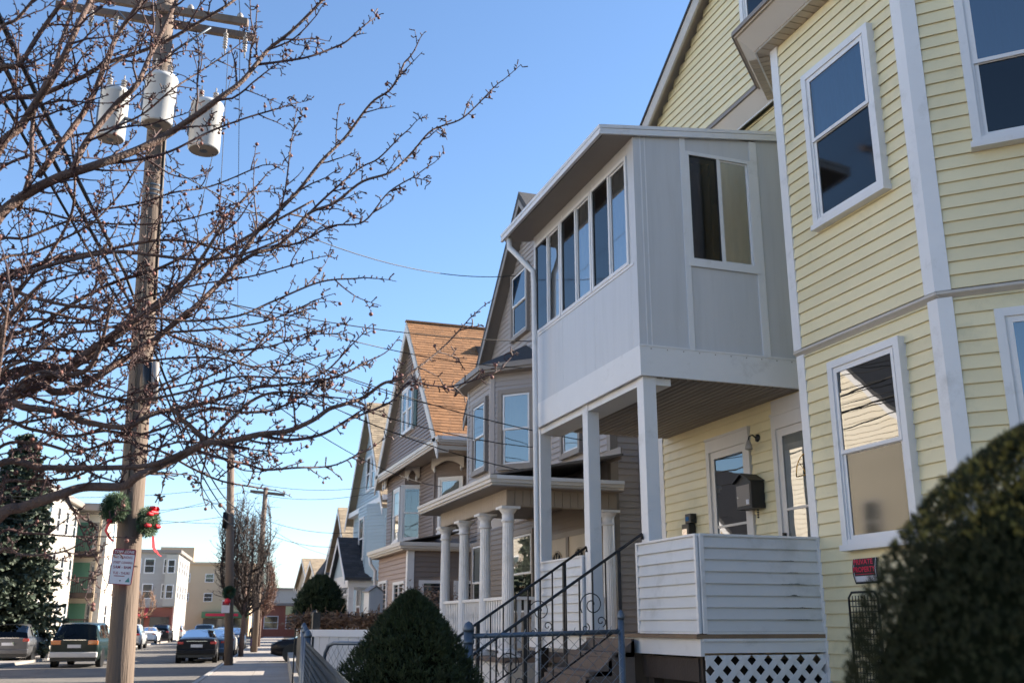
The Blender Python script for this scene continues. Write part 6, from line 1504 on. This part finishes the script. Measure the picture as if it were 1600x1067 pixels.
# balcony house
w2, Mn, Ms_ = block('apartment block with three stacked balconies and green doors', 77, 90, -12.6, -19, 9.6, M_cwall, street=[(2 + 3 * i, z, 1.0, 1.6) for i in range(4) for z in (1.4, 4.3, 7.2)], roof=M_greytrim)
for i, z in enumerate((.9, 3.7, 6.5)):
    x0, x1 = 3.9, 6.2
    MB().box(x0, x1, -1.5, -.02, z - .35, z).build('balcony', M_dkwood, w2, Mn)
    MB().box(x0 + .05, x1 - .05, -1.48, -1.42, z + .95, z + 1.05).build('balcony_rail', M_dkwood, w2, Mn)
    for k in range(14): MB().box(x0 + .1 + k * .155, x0 + .14 + k * .155, -1.46, -1.43, z, z + .95).build('baluster', M_dkwood, w2, Mn)
    MB().box(4.4, 5.5, -.06, -.02, z, z + 2.1).build('door', M_green, w2, Mn)
    MB().box(4.25, 4.4, -.07, -.02, z, z + 2.2).build('door_frame', M_trim, w2, Mn)
    MB().box(5.5, 6.0, -.05, -.02, z + .6, z + 2.1).build('window', M_glassfar, w2, Mn)
for x in (3.95, 6.15): MB().box(x - .07, x + .07, -1.5, -1.36, 0, 9.3).build('balcony_post', M_tan, w2, Mn)
MB().box(3.7, 6.4, -1.7, .1, 9.3, 9.7).build('balcony_roof', M_greytrim, w2, Mn)
MB().lathe([(.15, 0), (.22, .05), (.2, .5)], 8, c=(4.3, -1.3, 3.75)).build('flower_pot', M_red, w2, Mn)
# corner building with shop and red awning
w3, Mn, Ms_ = block('grey three-storey corner building over a shop with red awning', 118, 132, -11.6, -22, 9.2, M_gwall, near=[(x, z, 1.1, 1.6) for x in (3.0, 5.5, 6.9, 8.9) for z in (4.3, 7.0)], street=[(1.5 + 3 * i, z, 1.1, 1.6) for i in range(4) for z in (4.3, 7.0)])
MB().box(9.2, 10.5, -.5, -.02, 3.5, 9.0).build('corner_bay', M_wwall, w3, Mn)
for z in (4.3, 7.0): simple_window(w3, Mn @ T(9.4, -.5, z), .8, 1.5, M_trim)
MB().box(2.0, 10.3, -.12, -.02, 0, 3.4).build('shop_front', M_brick, w3, Mn)
for x in (2.6, 5.4, 8.0): MB().box(x, x + 2.0, -.16, -.125, .6, 2.4).build('shop_window', M_glassfar, w3, Mn)
MB().extr([(3.4, -.13, 3.3), (3.4, -1.2, 2.5), (3.4, -1.2, 2.3), (3.4, -.13, 2.4)], (4.4, 0, 0)).build('awning', pm('awning_red', (.42, .04, .05), .8), w3, Mn)
MB().box(4.2, 6.0, -.2, -.13, 3.35, 3.9).build('shop_sign', M_trim, w3, Mn)
# tan building closing the view
w4, Mn, Ms_ = block('tan four-storey building closing the end of the street', 165, 180, -5.0, -22, 10.6, M_tan, board=None, near=[(x, z, 1.3, 1.3) for x in (3.5, 6.5, 10.0, 14.0) for z in (5.0, 7.9)], roof=M_tan)
MB().box(3, 8, .5, 4, 10.9, 13.2).build('penthouse', M_tan, w4, Mn)
MB().box(10.0, 16.8, -1.5, -.05, 2.6, 3.5).build('shop_canopy', pm('shop_green', (.08, .20, .10), .6), w4, Mn); MB().box(10.6, 15.4, -1.56, -1.505, 2.85, 3.25).build('shop_band', M_signred2, w4, Mn)
MB().box(10.2, 16.6, -.12, -.05, .3, 2.5).build('shop_window', M_glassfar, w4, Mn)
block('low brick shop building past the junction', 150, 164, 3, -3.5, 4.2, M_brick, board=None, near=[(1, 1, 2, 1.8), (4, 1, 2, 1.8)])
block('beige flat-roofed building behind the corner shop', 140, 160, -24, -50, 9, M_tan, board=None, near=[(x, z, 1.2, 1.6) for x in (4, 8, 12, 16, 20) for z in (2, 5)])
block('pale three-storey building far behind the parked cars', 100, 116, -28, -60, 8.5, M_cwall, board=None, near=[(x, z, 1.2, 1.6) for x in (4, 9, 14, 19, 24, 28) for z in (2, 5)])
block('red brick building far up the street behind the trees', 135, 160, 18, 5, 7.5, M_brick, board=None, near=[(x, z, 1.2, 1.6) for x in (2, 5, 9) for z in (2, 5)])
block('long low warehouse on the horizon', 200, 220, 60, -90, 8, M_gwall, board=None)
# green street sign board in a front yard far along
gb = thing('shop_sign', 'pale green hanging shop sign far along the pavement', 'sign', SP(70, 1.0)); MB().tube([SP(70, 1.2), SP(70, 1.2, 3.0)], .05, 6).build('post', M_iron, gb); MB().box(-.6, .6, -.06, 0, 2.2, 2.75).build('board', pm('sign_green', (.38, .42, .26), .6), gb, basis(SP(70, .8), (1, 0)))
# traffic signal at the junction
ts = thing('traffic_signal', 'traffic signal on a mast at the far junction', 'traffic light', SP(118, -3.2)); MB().tube([SP(118, -3.0), SP(118, -3.0, 5.6), SP(118, -6.6, 6.0)], .07, 6).build('mast', M_iron, ts)
q = SP(118, -6.4); MB().box(-.18, .18, -.2, 0, 4.9, 5.9).build('signal_head', pm('signal_yellow', (.35, .18, .03), .6), ts, basis(q, (1, 0)))
# picket fence and steps at the far left
pkf = thing('picket_fence', 'white picket fence beside the spruce across the road', 'fence', SP(50, -12.8)); pkm = MB().box(-.04, .04, -.01, .01, 0, 1.0).mesh('picket', M_trim)
for i in range(60): p = SP(48 + i * .16, -12.8); inst(pkm, 'picket', pkf, T(p.x, p.y, -.01) @ Matrix.Rotation(math.pi / 2 - SA, 4, 'Z'))
for z in (.25, .75): MB().tube([SP(48, -12.82, z), SP(57.6, -12.82, z)], .02, 4).build('rail', M_trim, pkf)
scene.cycles.max_bounces = 8; scene.cycles.transparent_max_bounces = 16; scene.cycles.caustics_reflective = False; scene.cycles.caustics_refractive = False
scene.cycles.diffuse_bounces = 3
